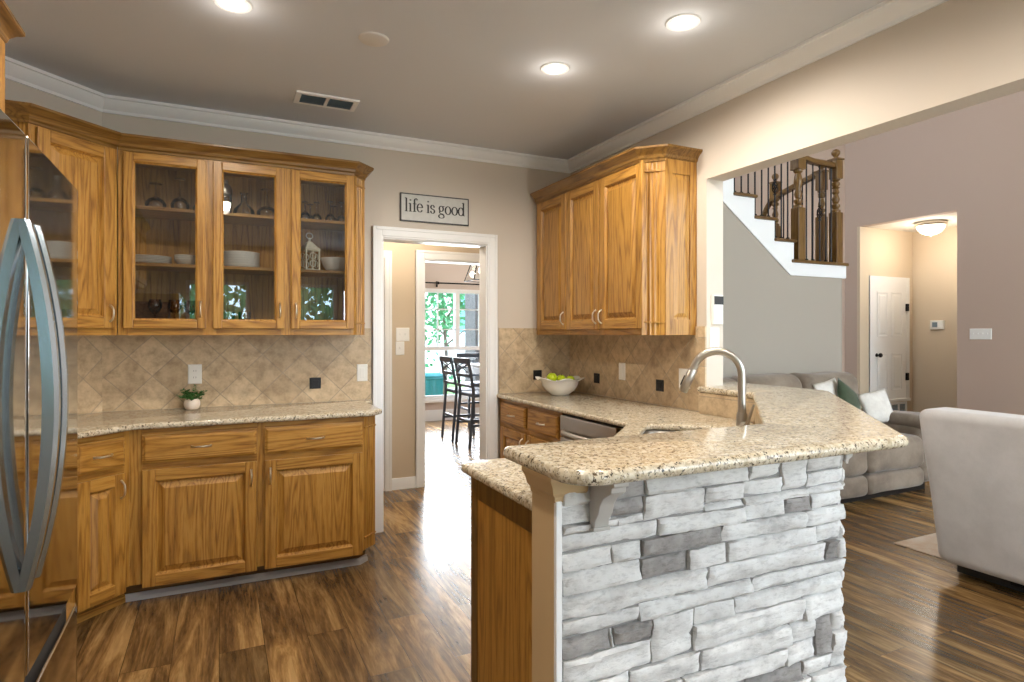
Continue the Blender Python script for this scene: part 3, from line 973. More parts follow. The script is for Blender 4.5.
cab_crown(RU, [(0, 0), (W - 0.10, 0), (W, 0.10), (W, 0.328)], RZ1 - 0.012)
for a, b, px in ((0.050, 0.462, 0.437), (0.474, 0.872, 0.847), (0.884, 1.318, 0.912)):
    cab_door(RU, a, b, 1.392, 2.338, pull=(px, 1.47))

# --- right base run: drawers, dishwasher, corner sink base
RB = thing('base_cabinet', 'oak base cabinet of drawers beside the doorway, left of the dishwasher', 'cabinet', (1.90, 4.195, 0), radians(-90))
W = 0.93
m = MB().box(0, W, 0.02, 0.6, 0.1, 0.882, 0)
m.box(0, 0.06, 0, 0.02, 0.1, 0.882, 0).box(0.455, 0.50, 0, 0.02, 0.1, 0.882, 0).box(W - 0.03, W, 0, 0.02, 0.1, 0.882, 0)
m.box(0, W, 0.001, 0.02, 0.1, 0.12, 1).box(0, W, 0.001, 0.02, 0.675, 0.712, 1).box(0, W, 0.001, 0.02, 0.845, 0.882, 1)
m.build('carcass', OK2, RB, smooth=0)
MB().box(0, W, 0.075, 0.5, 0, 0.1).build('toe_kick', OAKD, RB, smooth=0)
for a, b, px in ((0.055, 0.455, 0.43), (0.495, 0.902, 0.52)):
    drawer(RB, a, b, 0.708, 0.852); cab_door(RB, a, b, 0.085, 0.676, pull=(px, 0.60))

DW = thing('dishwasher', 'stainless steel dishwasher with a curved bar handle under the granite', 'dishwasher', (1.90, 3.258, 0), radians(-90))
W = 0.595
MB().box(0.002, W - 0.03, 0.02, 0.55, 0.1, 0.878).build('body', BLACKP, DW, smooth=0)
dd = MB().box(0.004, W - 0.004, -0.022, 0.02, 0.12, 0.735).box(0.004, W - 0.004, -0.022, 0.02, 0.74, 0.868).build('door', STEELD, DW, smooth=0, bevel=0.006)
pts = [(0.04 + 0.515 * k / 14, -0.022 - 0.045 * sin(pi * k / 14) ** 0.5, 0.77) for k in range(15)]
MB().tube(pts, 0.012, 10, flat=1.3).build('handle', STEELD, dd, smooth=60)
MB().box(0.004, W - 0.004, 0.06, 0.5, 0.0, 0.1).build('toe_kick', BLACKP, DW, smooth=0)

PC = thing('peninsula_cabinet', 'oak sink cabinet of the peninsula with a panelled end facing the doorway', 'cabinet', (0, 0, 0))
m = MB().prism([(0.792, 1.408), (1.565, 1.408), (2.455, 2.298), (2.455, 2.655), (1.92, 2.655), (1.875, 2.52), (1.345, 1.99), (0.792, 1.99)], 0.1, 0.68, 0)
m.prism([(1.345, 1.99), (1.345, 1.965), (1.895, 2.515), (1.875, 2.52)], 0.68, 0.882, 0).prism([(0.792, 1.408), (1.28, 1.408), (1.28, 1.99), (0.792, 1.99)], 0.68, 0.882, 0)
m.prism([(0.80, 1.41), (1.56, 1.41), (2.44, 2.29), (2.44, 2.60), (1.98, 2.60), (1.92, 2.47), (1.38, 1.92), (0.80, 1.92)], 0.0, 0.1, 0)
m.build('carcass', OAK, PC, smooth=0)
e = MB(); e.M = Matrix.Translation((0.808, 1.99, 0)) @ Matrix.Rotation(radians(-90), 4, 'Z')
L = 0.58; st = 0.06
e.box(0, st, -0.018, 0.0, 0.0, 0.882, 0).box(L - 0.035, L, -0.018, 0.0, 0.0, 0.882, 0).box(st, L - 0.035, -0.018, 0, 0.0, 0.13, 0).box(st, L - 0.035, -0.018, 0, 0.80, 0.882, 0)
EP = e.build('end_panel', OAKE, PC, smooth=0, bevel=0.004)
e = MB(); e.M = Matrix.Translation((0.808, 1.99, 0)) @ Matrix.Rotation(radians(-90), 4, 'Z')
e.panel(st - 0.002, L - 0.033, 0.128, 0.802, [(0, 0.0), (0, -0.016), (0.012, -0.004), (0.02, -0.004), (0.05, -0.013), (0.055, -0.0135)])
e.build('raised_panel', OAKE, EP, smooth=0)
e = MB(); e.M = Matrix.Translation((1.345, 1.99, 0)) @ Matrix.Rotation(radians(45), 4, 'Z')
for a, b in ((0.05, 0.36), (0.39, 0.70)):
    dm = MB(); dm.M = e.M.copy(); dm.M = Matrix.Translation((1.345, 1.99, 0)) @ Matrix.Rotation(radians(45), 4, 'Z') @ Matrix.Scale(-1, 4, (0, 1, 0))
    dm.panel(a, b, 0.12, 0.86, [(0, -0.0), (0, -0.018), (0.055, -0.018), (0.065, -0.008), (0.08, -0.008), (0.11, -0.016)])
    dm.build('door', OAK, PC, smooth=0)

# --- worktop on the right wall, sink corner and peninsula
poly = [(0.752, 1.402), (1.57, 1.402), (2.457, 2.289), (2.457, 2.685), (2.505, 2.685), (2.505, 4.194), (1.865, 4.194), (1.852, 2.535), (1.340, 2.022), (0.752, 2.022)]
poly = fillet(poly, [0.0, 0, 0, 0, 0, 0, 0.01, 0.05, 0.05, 0.05])
dv, pv = Vector((0.7071, 0.7071)), Vector((-0.7071, 0.7071))
cs = Vector((1.80, 2.08))
sk = [cs + dv * a + pv * b for a, b in ((-0.37, -0.165), (0.37, -0.165), (0.37, 0.185), (-0.37, 0.185))]
hole = fillet([tuple(p) for p in sk], 0.05)
RC = slab('right_countertop', poly, 0.884, 0.914, GRANITE, hole=hole)
tag(RC, 'lower granite worktop with the sink cut-out, running under the fruit bowl', 'countertop')

SK = thing('sink', 'undermount stainless steel sink set into the lower granite corner', 'sink', (0, 0, 0))
def sk_loop(g, z): return [tuple((cs + dv * a + pv * (b + 0.01)).to_3d() + Vector((0, 0, z))) for a, b in fillet([(-0.37 - g, -0.175 - g), (0.37 + g, -0.175 - g), (0.37 + g, 0.175 + g), (-0.37 - g, 0.175 + g)], 0.055)]
m = MB().rings([sk_loop(0.025, 0.881), sk_loop(0.006, 0.881), sk_loop(0.0, 0.872), sk_loop(-0.012, 0.72), sk_loop(-0.05, 0.70)], cap0=False)
m.build('basin', CHROME, SK, smooth=40)
MB().lathe([(0.0, 0.704), (0.03, 0.704), (0.042, 0.702), (0.044, 0.7005)], (cs.x, cs.y, 0), 20).build('drain', NICKEL, SK)

# faucet
FA = thing('faucet', 'brushed steel gooseneck kitchen faucet with pull-down spray head', 'faucet', (1.992, 1.920, 0.914), radians(135))
# local +x points over the sink
m = MB().lathe([(0.030, 0), (0.030, 0.006), (0.024, 0.012), (0.022, 0.10), (0.019, 0.115), (0.0, 0.115)], n=20)
m.build('body', CHROME, FA, smooth=40)
pts = [(0, 0, 0.10), (0, 0, 0.20), (0, 0, 0.275)]
R = 0.099
for k in range(1, 15):
    a = pi - (pi * 0.90) * k / 14
    pts.append((R + R * cos(a), 0, 0.275 + R * sin(a)))
e_ = Vector(pts[-1]); dn = (Vector(pts[-1]) - Vector(pts[-2])).normalized()
neck = MB().tube(pts + [tuple(e_ + dn * 0.015)], 0.0165, 16).build('neck', CHROME, FA, smooth=60)
q = [e_ + dn * t for t in (0.012, 0.016, 0.06, 0.115, 0.12)]
MB().tube([tuple(p) for p in q], [0.0165, 0.0185, 0.0195, 0.0195, 0.016], 16).build('spray_head', CHROME, FA, smooth=40)
MB().tube([tuple(e_ + dn * 0.05 + Vector((0.017, 0, 0.006))), tuple(e_ + dn * 0.09 + Vector((0.018, 0, 0.002)))], 0.006, 8).build('spray_button', BLACKP, FA)
lv = MB().tube([(0, 0.0, 0.062), (-0.012, 0.03, 0.064), (-0.02, 0.048, 0.066)], [0.018, 0.017, 0.015], 16).build('lever_hub', CHROME, FA, smooth=40)
MB().tube([(-0.018, 0.045, 0.066), (-0.03, 0.05, 0.11), (-0.045, 0.052, 0.155)], [0.007, 0.006, 0.005], 10).build('lever', CHROME, FA, smooth=60)

# ------------------------------------------------------------------ raised stone bar
BAR = thing('breakfast_bar', 'raised breakfast bar clad in whitewashed ledge stone under a granite top', 'breakfast bar', (0, 0, 0))
core = [(0.72, 1.29), (1.718, 1.29), (2.643, 2.215), (2.643, 2.688), (2.47, 2.688), (2.47, 2.28), (1.58, 1.39), (0.72, 1.39)]
MB().prism(core, 0, 1.03).build('painted_wall', POST, BAR, smooth=0)
# tile on the kitchen side, above the lower worktop
m = MB().prism([(2.458, 2.688), (2.458, 2.285), (2.4705, 2.279), (2.4705, 2.688)], 0.914, 1.03).prism([(2.458, 2.285), (1.571, 1.398), (1.5805, 1.3895), (2.4705, 2.279)], 0.914, 1.03).prism([(1.571, 1.40), (0.76, 1.40), (0.76, 1.3895), (1.5805, 1.3895)], 0.914, 1.03)
m.build('tile_splash', TILES, BAR, smooth=0)
# cap moulding round the post and corner
cap = [(0, 0.962), (0.004, 0.962), (0.006, 0.975), (0.015, 0.985), (0.02, 1.003), (0.03, 1.018), (0.03, 1.03), (0, 1.03)]
MB().sweep([(0.72, 1.39), (0.72, 1.268), (0.80, 1.268)][::-1], [(-o, z) for o, z in cap]).build('cap_moulding', POST, BAR, smooth=20)  # white moulding coloured with the warm light falling on its end
MB().box(0.722, 0.80, 1.268, 1.292, 0.945, 1.03).build('cap_block', WHITE, BAR, smooth=0)
MB().box(0.717, 0.7335, 1.260, 1.273, 0, 0.965).build('corner_bead', WHITE, BAR, smooth=0, bevel=0.002)
MB().box(0.7201, 0.7335, 1.273, 1.2915, 0, 0.965).build('corner_return', POST, BAR, smooth=0)
dpath = [(1.745, 1.262), (2.60, 2.117)]
MB().sweep(dpath, [(o, z) for o, z in cap]).build('cap_moulding', WHITE, BAR, smooth=20)
# corbel
def corbel(M):
    pr = [(0, 1.03), (0, 0.895), (-0.022, 0.895), (-0.026, 0.915), (-0.040, 0.935), (-0.046, 0.955), (-0.060, 0.975), (-0.078, 0.986), (-0.092, 0.995), (-0.094, 1.008), (-0.104, 1.012), (-0.104, 1.03)]
    m = MB(); m.M = M
    m.prism(pr, -0.021, 0.021, axis='x')
    m.box(-0.024, 0.024, -0.108, 0.0, 1.020, 1.03).box(-0.024, 0.024, -0.026, 0.0, 0.888, 0.898)
    return m.build('corbel', CORB, BAR, smooth=30, bevel=0.002)
corbel(Matrix.Translation((0.83, 1.262, 0)))

# ledge stone: irregular courses, some stones two courses high
zs = [1.03, 0.995, 0.95, 0.905, 0.882, 0.838, 0.79, 0.735, 0.675, 0.632, 0.585, 0.515, 0.455, 0.395, 0.345, 0.27, 0.20, 0.14, 0.06, 0.0]
rng = random.Random(5)
L1 = 1.725 - 0.735
L2 = 0.86
def layout(L, fixed):
    NC = len(zs) - 1
    occ = [[] for _ in range(NC)]
    out = []
    for (i0, i1, a, b) in fixed:
        out.append((a, b, i0, i1, 1))
        for i in range(i0, i1 + 1): occ[i].append((a, b))
    for i in range(NC):
        spans, cur = [], 0.0
        for a, b in sorted(occ[i]):
            if a > cur + 1e-4: spans.append((cur, a))
            cur = max(cur, b)
        if cur < L - 1e-4: spans.append((cur, L))
        for a, b in spans:
            x = a
            while x < b - 1e-4:
                w = rng.choice((rng.uniform(0.11, 0.2), rng.uniform(0.2, 0.36), rng.uniform(0.3, 0.5)))
                if b - (x + w) < 0.07: w = b - x
                i1 = i
                if i + 1 < NC and rng.random() < 0.27 and w < 0.36:
                    if not any(q[0] < x + w - 1e-4 and q[1] > x + 1e-4 for q in occ[i + 1]):
                        i1 = i + 1; occ[i + 1].append((x, x + w))
                out.append((x, x + w, i, i1, 0))
                x += w
    return out
def stones(M, L, fixed, jit_end):
    white, grey = MB(), []
    white.M = M
    for a, b, i0, i1, g in layout(L, fixed):
        z1, z0 = zs[i0] - 0.0024, zs[i1 + 1] + 0.0024
        a2, b2 = a + 0.0024, b - 0.0024
        if jit_end and b > L - 1e-3: b2 = L + rng.uniform(-0.006, 0.016)
        nx = max(4, int((b2 - a2) / 0.011)); nz = max(4, int((z1 - z0) / 0.009))
        p = rng.uniform(0.027, 0.036) if not g else rng.uniform(0.027, 0.033)
        seed = Vector((rng.uniform(0, 90), rng.uniform(0, 90), rng.uniform(0, 90)))
        tl = rng.uniform(-0.07, 0.07); tv = rng.uniform(-0.12, 0.12)
        vs, fs = [], []
        for j in range(nz + 1):
            for i in range(nx + 1):
                u, v = i / nx, j / nz
                x = a2 + (b2 - a2) * u; z = z0 + (z1 - z0) * v
                wob = noise.noise(Vector((x * 14, z * 14, 3)) + seed) * 0.004
                P = Vector((x * 9, z * 22, 0)) + seed
                n1 = noise.fractal(P, 0.9, 2.1, 4)
                n2 = noise.noise(Vector((x * 60, z * 90, 0)) + seed)
                edge = min(min(u, 1 - u) * (b2 - a2), min(v, 1 - v) * (z1 - z0))
                e = 1 - min(1.0, edge / 0.010)
                step = 0.004 * round(2 * noise.noise(Vector((x * 4, z * 30, 9)) + seed))
                y = -(p + n1 * 0.0065 + n2 * 0.0028 + step + tl * (u - 0.5) * 0.16 + tv * (v - 0.5) * 0.10) + e * e * 0.007
                y = min(y, -0.004)
                vs.append((x + (wob if e > 0.2 else 0), y, z + (wob if 0 < j < nz else wob * 0.8)))
        W_ = nx + 1
        for j in range(nz):
            for i in range(nx):
                k = j * W_ + i
                fs.append((k, k + 1, k + W_ + 1, k + W_))
        ring = [i for i in range(W_)] + [j * W_ + nx for j in range(1, nz + 1)] + [nz * W_ + i for i in range(nx - 1, -1, -1)] + [j * W_ for j in range(nz - 1, 0, -1)]
        o = len(vs)
        for k in ring: vs.append((vs[k][0], 0.004, vs[k][2]))
        n = len(ring)
        for k in range(n): fs.append((ring[k], o + k, o + (k + 1) % n, ring[(k + 1) % n]))
        if g:
            q_ = MB(); q_.M = M; q_.add(vs, fs); grey.append(q_)
        else:
            white.add(vs, fs)
    return white, grey
o0 = 0.735
F1 = [(0, 1, 0.850 - o0 + 0.03, 0.985 - o0), (5, 5, 0.971 - o0, 1.24 - o0), (6, 6, 0.971 - o0, 1.125 - o0), (4, 4, 1.48 - o0, 1.593 - o0), (9, 9, 0.0, 0.14), (9, 9, 0.15, 1.0 - o0),
      (13, 13, 1.11 - o0, 1.33 - o0), (13, 13, 1.33 - o0, 1.55 - o0), (7, 7, 1.655 - o0, 1.712 - o0), (11, 12, 1.61 - o0, 1.68 - o0), (2, 2, 0.87 - o0, 0.98 - o0)]
MB().box(0.735, 1.722, 1.275, 1.291, 0, 1.028).build('mortar_bed', MORTAR, BAR, smooth=0)
w1, g1 = stones(Matrix.Translation((o0, 1.29, 0)), L1, F1, True)
M2 = Matrix.Translation((1.718, 1.29, 0)) @ Matrix.Rotation(radians(45), 4, 'Z')
w2, g2 = stones(M2, 1.30, [(3, 3, 0.3, 0.5), (8, 8, 0.7, 0.9), (12, 12, 0.1, 0.3)], False)
ws = w1.build('white_stone_veneer', STONE, BAR, smooth=50)
for q_ in g1 + g2:
    q_.build('grey_stone', STONEG, BAR, smooth=50)['label'] = 'unpainted grey stone in the white veneer'
w2.build('white_stone_veneer', STONE, BAR, smooth=50)

poly = [(0.676, 1.492), (0.676, 1.112), (1.815, 1.112), (2.895, 2.192), (2.895, 2.86), (2.648, 2.86), (2.648, 2.692), (2.45, 2.692), (2.45, 2.292), (1.648, 1.492)]
poly = fillet(poly, [0.03, 0.085, 0.045, 0.10, 0.05, 0, 0, 0, 0.004, 0.004])
BT = slab('bar_countertop', poly, 1.030, 1.064, GRANITE, bev=0.0155)
tag(BT, 'raised granite bar top on the white stone wall', 'countertop')

# ------------------------------------------------------------------ refrigerator (front faces +x)
FR = thing('refrigerator', 'stainless steel french-door refrigerator with bowed handles at the left edge', 'refrigerator', (-0.297, 0.865, 0), radians(90))
FWd = 0.91; FH = 1.708
MB().box(0.004, FWd - 0.004, 0.075, 0.88, 0.03, FH - 0.005).build('body', FRIDGEB, FR, smooth=0, bevel=0.006)
def door_shape(x0, x1, z0, z1):
    """softly bowed steel door"""
    n = 60; r = 0.004
    prof = []
    for k in range(n + 1):
        u = k / n
        x = x0 + (x1 - x0) * u
        e = min(x - x0, x1 - x)
        prof.append((x, 0.004 - 0.004 * sin(pi * (x / FWd)) + (0.004 * (1 - min(1, e / r)) ** 2) + 0.004))
    poly = prof + [(x1, 0.072), (x0, 0.072)]
    return MB().prism(poly, z0, z1)
MB().box(0.01, FWd - 0.01, 0.03, 0.10, 0.10, FH - 0.015).build('gasket', GASKET, FR, smooth=0)
dn_ = door_shape(0.002, 0.4535, 0.765, FH).build('door', STEEL, FR, smooth=50, bevel=0.004)
df_ = door_shape(0.4575, FWd - 0.002, 0.765, FH).build('door', STEEL, FR, smooth=50, bevel=0.004)
fz = door_shape(0.002, FWd - 0.002, 0.08, 0.722).build('freezer_drawer', STEEL, FR, smooth=50, bevel=0.004)
def bow_handle(parent, x):
    pts, n = [], 24
    z0, z1 = 0.93, 1.555
    m = MB()
    loops = []
    for k in range(n + 1):
        t = -1 + 2 * k / n
        out = 0.040 * (1 - t * t) + 0.001
        z = z0 + (z1 - z0) * (k / n)
        w, th = 0.0115, 0.013 + 0.004 * (1 - t * t)
        y = -0.002 - out
        loops.append([(x - w, y + th, z), (x - w, y, z), (x - w * 0.55, y - 0.006, z), (x + w * 0.55, y - 0.006, z), (x + w, y, z), (x + w, y + th, z)])
    m.rings(loops)
    return m.build('handle', HANDLE, parent, smooth=40)
bow_handle(dn_, 0.425); bow_handle(df_, 0.488)
MB().box(0.01, FWd - 0.01, 0.05, 0.8, 0.0, 0.075).build('toe_grille', BLACKP, FR, smooth=0)

# ------------------------------------------------------------------ ceiling fixtures
def can(x, y, label, seen=True):
    t = thing('recessed_light', label, 'ceiling light', (x, y, H), 0, 'recessed kitchen ceiling lights')
    MB().lathe([(0.052, -0.001), (0.054, -0.007), (0.072, -0.006), (0.077, 0.0), (0.052, 0.0)], n=28, cap=False).build('trim_ring', WHITE, t)
    MB().lathe([(0.0, -0.012), (0.026, -0.011), (0.044, -0.007), (0.053, -0.002), (0.053, 0.0)], n=28).build('lens', BULB, t)
    light('can_lamp', 'SPOT', (x, y, H - 0.03), 42, WARM, spot_size=radians(172), spot_blend=0.5, shadow_soft_size=0.06)
    light('can_glow', 'POINT', (x, y, H - 0.08), 0.6, WARM, shadow_soft_size=0.05)
can(0.051, 2.776, 'lit recessed ceiling light above the floor, leftmost of the three')
can(1.829, 2.098, 'lit recessed ceiling light nearest the white crown on the right')
can(1.554, 2.744, 'lit recessed ceiling light in the middle, near the oak wall cabinet')
for x, y in ((0.05, 0.75), (1.6, 0.6)):
    can(x, y, 'recessed ceiling light overhead behind the camera')
o = MB().lathe([(0.0, -0.012), (0.05, -0.011), (0.066, -0.006), (0.07, 0.0)], (0.645, 2.834, H), 28).build('ceiling_speaker_cover', LENSOFF)
tag(o, 'round white cover disc on the ceiling near the air vent', 'ceiling cover')
V = thing('air_vent', 'rectangular ceiling air vent with blue-grey louvres', 'air vent', (0.565, 3.70, H), 0)
MB().box(-0.165, 0.165, -0.085, 0.085, -0.002, 0.0).build('backing', PLASTICD, V, smooth=0)
m = MB().box(-0.175, 0.175, -0.09, -0.065, -0.012, 0).box(-0.175, 0.175, 0.065, 0.09, -0.012, 0).box(-0.175, -0.145, -0.065, 0.065, -0.012, 0).box(0.145, 0.175, -0.065, 0.065, -0.012, 0).box(-0.01, 0.01, -0.065, 0.065, -0.012, 0)
m.build('frame', WHITE, V, smooth=0, bevel=0.002)
m = MB()
for k in range(8):
    y = -0.058 + k * 0.0165
    m.add([(x, y + dy, z) for x in (-0.145, 0.145) for dy, z in ((0, -0.011), (0.010, -0.002), (0.0115, -0.003), (0.0015, -0.012))], [(0, 1, 2, 3), (4, 7, 6, 5), (0, 4, 5, 1), (1, 5, 6, 2), (2, 6, 7, 3), (3, 7, 4, 0)])
m.build('louvres', VENTB, V, smooth=0)

# ------------------------------------------------------------------ plates, switches, sign
def wall_frame(x, y, z, facing):
    """matrix: local x along the wall, local -y out of it, z up"""
    rz = {'-y': 0.0, '-x': radians(-90), '+x': radians(90)}[facing]
    return (x, y, z), rz
def plate(name, label, cat, x, y, z, facing, w, h, kind, group=None, mat=None):
    loc, rz = wall_frame(x, y, z, facing)
    t = thing(name, label, cat, loc, rz, group)
    mt = mat or PLASTIC
    MB().panel(-w / 2, w / 2, -h / 2, h / 2, [(0, 0), (0, -0.003), (0.004, -0.0065), (0.005, -0.0065)]).build('cover_plate', mt, t, smooth=0)
    if kind == 'outlet':
        for s in (-1, 1):
            m = MB().lathe([(0.0155, 0), (0.0155, 0.003), (0, 0.003)], n=16)
            r = m.build('receptacle', mt, t); r.matrix_local = Matrix.Translation((0, -0.0055, s * 0.02)) @ Matrix.Rotation(radians(90), 4, 'X')
            MB().box(-0.007, -0.005, -0.0095, -0.008, s * 0.02 - 0.004, s * 0.02 + 0.005).box(0.005, 0.007, -0.0095, -0.008, s * 0.02 - 0.004, s * 0.02 + 0.005).build('slots', PLASTICD, t, smooth=0)
    elif kind.startswith('rocker'):
        n = int(kind[6:] or 1)
        for i in range(n):
            cx = (i - (n - 1) / 2) * 0.046
            MB().box(cx - 0.016, cx + 0.016, -0.010, -0.005, -0.033, 0.033).build('rocker', mt, t, smooth=0, bevel=0.002)
    elif kind.startswith('toggle'):
        n = int(kind[6:] or 1)
        for i in range(n):
            cx = (i - (n - 1) / 2) * 0.046
            MB().box(cx - 0.005, cx + 0.005, -0.016, -0.005, -0.004, 0.012).build('toggle', mt, t, smooth=0, bevel=0.001)
    elif kind == 'square':
        MB().box(-0.02, 0.02, -0.0095, -0.005, -0.02, 0.02).build('insert', mt, t, smooth=0, bevel=0.002)
    return t
yb = YB - 0.010
plate('outlet', 'white outlet plate on the left tile directly behind the potted plant', 'outlet', -0.134, yb, 1.117, '-y', 0.075, 0.118, 'outlet')
plate('outlet', 'small black square outlet on the left tile near the doorway', 'outlet', 0.569, yb, 1.038, '-y', 0.072, 0.072, 'square', mat=BLACKP)
plate('light_switch', 'white rocker switch on the left tile edge beside the doorway', 'light switch', 0.875, yb, 1.098, '-y', 0.072, 0.115, 'rocker1')
plate('outlet', 'black square outlet partly hidden behind the fruit bowl', 'outlet', 2.22, yb, 1.045, '-y', 0.072, 0.072, 'square', mat=BLACKP)
xr = XR - 0.010
plate('outlet', 'black square outlet just right of the fruit bowl', 'outlet', xr, 3.805, 1.035, '-x', 0.072, 0.072, 'square', mat=BLACKP)
plate('outlet', 'white outlet plate between two black ones under the oak wall cabinet', 'outlet', xr, 3.49, 1.103, '-x', 0.072, 0.118, 'rocker1')
plate('outlet', 'black square outlet left of the faucet spout', 'outlet', xr, 3.088, 1.036, '-x', 0.072, 0.072, 'square', mat=BLACKP)
plate('light_switch', 'white switch plate on tile right behind the faucet spray head', 'light switch', xr, 2.862, 1.095, '-x', 0.095, 0.118, 'rocker1')
plate('light_switch', 'two-gang white switch plate on the passage wall, upper of the pair', 'light switch', 1.455, YH, 1.356, '-y', 0.12, 0.118, 'toggle2')
plate('light_switch', 'single white switch plate on the passage wall, lower of the pair', 'light switch', 1.43, YH, 1.235, '-y', 0.078, 0.118, 'toggle1')
plate('light_switch', 'wide white four-switch plate on the mauve living room wall', 'light switch', 7.5, 3.84, 1.36, '-x', 0.215, 0.118, 'toggle4')
plate('light_switch', 'white switch plate on the opening edge, below the keypad', 'light switch', 2.576, 2.69, 1.34, '-y', 0.072, 0.115, 'square')
K = thing('alarm_keypad', 'white keypad with a black screen on the edge of the opening', 'keypad', (2.59, 2.69, 1.50))
MB().panel(-0.038, 0.038, -0.085, 0.085, [(0, 0), (0, -0.016), (0.006, -0.022), (0.008, -0.022)]).build('housing', PLASTIC, K, smooth=0)
MB().box(-0.034, 0.034, -0.0235, -0.0215, 0.030, 0.078).build('screen', BLACKP, K, smooth=0)
for i in range(3):
    for j in range(3):
        MB().box(-0.026 + i * 0.02, -0.014 + i * 0.02, -0.0235, -0.0215, -0.06 + j * 0.025, -0.048 + j * 0.025).build('key', LENSOFF, K, smooth=0)
T = thing('thermostat', 'white thermostat with a grey screen on the warm hall wall', 'thermostat', (8.6, 4.91, 1.48), radians(-90))
MB().panel(-0.085, 0.085, -0.06, 0.06, [(0, 0), (0, -0.02), (0.008, -0.028), (0.01, -0.028)]).build('housing', PLASTIC, T, smooth=0)
MB().box(-0.055, 0.01, -0.0295, -0.0275, -0.03, 0.035).build('screen', VENTB, T, smooth=0)

# sign with lettering drawn as broad-nib strokes
S = thing('wall_sign', 'framed sign reading life is good above the doorway', 'sign', (1.3935, YB, 2.25))
sw, sh = 0.255, 0.098
MB().box(-sw, sw, -0.012, 0, -sh, sh).build('board', SIGNW, S, smooth=0)
m = MB().box(-sw, sw, -0.016, 0, sh - 0.007, sh).box(-sw, sw, -0.016, 0, -sh, -sh + 0.007).box(-sw, -sw + 0.007, -0.016, 0, -sh, sh).box(sw - 0.007, sw, -0.016, 0, -sh, sh)
m.build('frame', SIGNK, S, smooth=0)
def arc(cx, cy, rx, ry, a0, a1, n=18):
    return [(cx + rx * cos(radians(a0 + (a1 - a0) * k / n)), cy + ry * sin(radians(a0 + (a1 - a0) * k / n))) for k in range(n + 1)]
GL = {
    'l': ([[(0.28, 0), (0.28, 1.62)], [(0.08, 0.02), (0.48, 0.02)], [(0.08, 1.58), (0.28, 1.62)]], 0.52),
    'i': ([[(0.28, 0), (0.28, 1.0)], [(0.08, 0.02), (0.48, 0.02)], [(0.08, 0.95), (0.28, 1.0)], [(0.28, 1.30), (0.28, 1.46)]], 0.52),
    'f': ([[(0.30, 0), (0.30, 1.25)], arc(0.52, 1.25, 0.22, 0.36, 180, 60), [(0.62, 1.54), (0.66, 1.42)], [(0.08, 0.96), (0.60, 0.96)], [(0.08, 0.02), (0.54, 0.02)]], 0.58),
    'e': ([[(0.10, 0.56), (0.76, 0.56)], arc(0.44, 0.52, 0.34, 0.50, 5, 330)], 0.84),
    's': ([arc(0.36, 0.76, 0.23, 0.24, 40, 250), [(0.29, 0.54), (0.44, 0.45)], arc(0.36, 0.25, 0.25, 0.25, 65, -150), [(0.55, 0.9), (0.56, 0.72)], [(0.12, 0.28), (0.13, 0.1)]], 0.72),
    'g': ([arc(0.40, 0.66, 0.27, 0.33, 0, 360), arc(0.42, -0.27, 0.36, 0.23, 0, 360), [(0.24, 0.40), (0.16, 0.22), (0.22, 0.08), (0.62, 0.02), (0.76, -0.14)], [(0.60, 0.88), (0.70, 0.98), (0.84, 0.96)]], 0.86),
    'o': ([arc(0.46, 0.5, 0.36, 0.5, 0, 360)], 0.92),
    'd': ([arc(0.42, 0.5, 0.34, 0.5, 0, 360), [(0.78, 0), (0.78, 1.62)], [(0.58, 1.58), (0.78, 1.62)], [(0.78, 0.04), (0.96, 0.02)]], 1.02),
}
txt = 'life is good'
adv = sum(GL[c][1] if c != ' ' else 0.42 for c in txt)
xh = 0.058; k_ = 0.455 / (adv * xh)
x = -0.2275
for c in txt:
    if c == ' ': x += 0.42 * xh * k_; continue
    m = MB()
    for st in GL[c][0]:
        pts = [Vector((x + p[0] * xh * k_, p[1] * xh)) for p in st]
        n = len(pts)
        vs = []
        for i in range(n):
            d = (pts[min(i + 1, n - 1)] - pts[max(i - 1, 0)]).normalized()
            w = 0.0020 + 0.0036 * abs(d.y) ** 1.5
            nn = Vector((-d.y, d.x)) * w
            for q in (pts[i] + nn, pts[i] - nn): vs.append((q.x, -0.0135, q.y - 0.029)); 
        m.add(vs, [(2 * i, 2 * i + 1, 2 * i + 3, 2 * i + 2) for i in range(n - 1)])
    o = m.build('lettering', INK, S, smooth=0)
    sd = o.modifiers.new('thick', 'SOLIDIFY'); sd.thickness = 0.002
    x += GL[c][1] * xh * k_

# ------------------------------------------------------------------ crockery and glass behind the doors
def stem_glass(name, label, loc, R, hb, hs, inverted=True, mat=None, group=None):
    prof = [(0.0, 0.002), (R * 0.55, 0.002), (R * 0.62, 0.006), (0.006, 0.012), (0.004, 0.02), (0.004, hs)]
    bowl = [(0.008, hs + 0.004), (R * 0.7, hs + hb * 0.22), (R, hs + hb * 0.5), (R * 0.96, hs + hb * 0.75), (R * 0.78, hs + hb), (R * 0.75, hs + hb), (R * 0.93, hs + hb * 0.75), (R * 0.97, hs + hb * 0.5), (R * 0.66, hs + hb * 0.24), (0.0, hs + 0.008)]
    p = prof + bowl
    if inverted:
        t_ = hs + hb
        p = [(r, t_ - z) for r, z in p]
    o = MB().lathe(p, (0, 0, 0), 18, cap=False).build(name, mat or GLASSW, smooth=60)
    o.location = loc
    return tag(o, label, 'wine glass', group)
def tumbler(name, label, loc, prof, cat='glass', mat=None, n=18):
    o = MB().lathe(prof, (0, 0, 0), n, cap=False).build(name, mat or GLASSW, smooth=60)
    o.location = loc
    return tag(o, label, cat)
ST, SM_, SB = 2.045 + 0.0195, 1.735 + 0.0195, Z0 + 0.0305
Yc = YB - 0.33 + 0.17
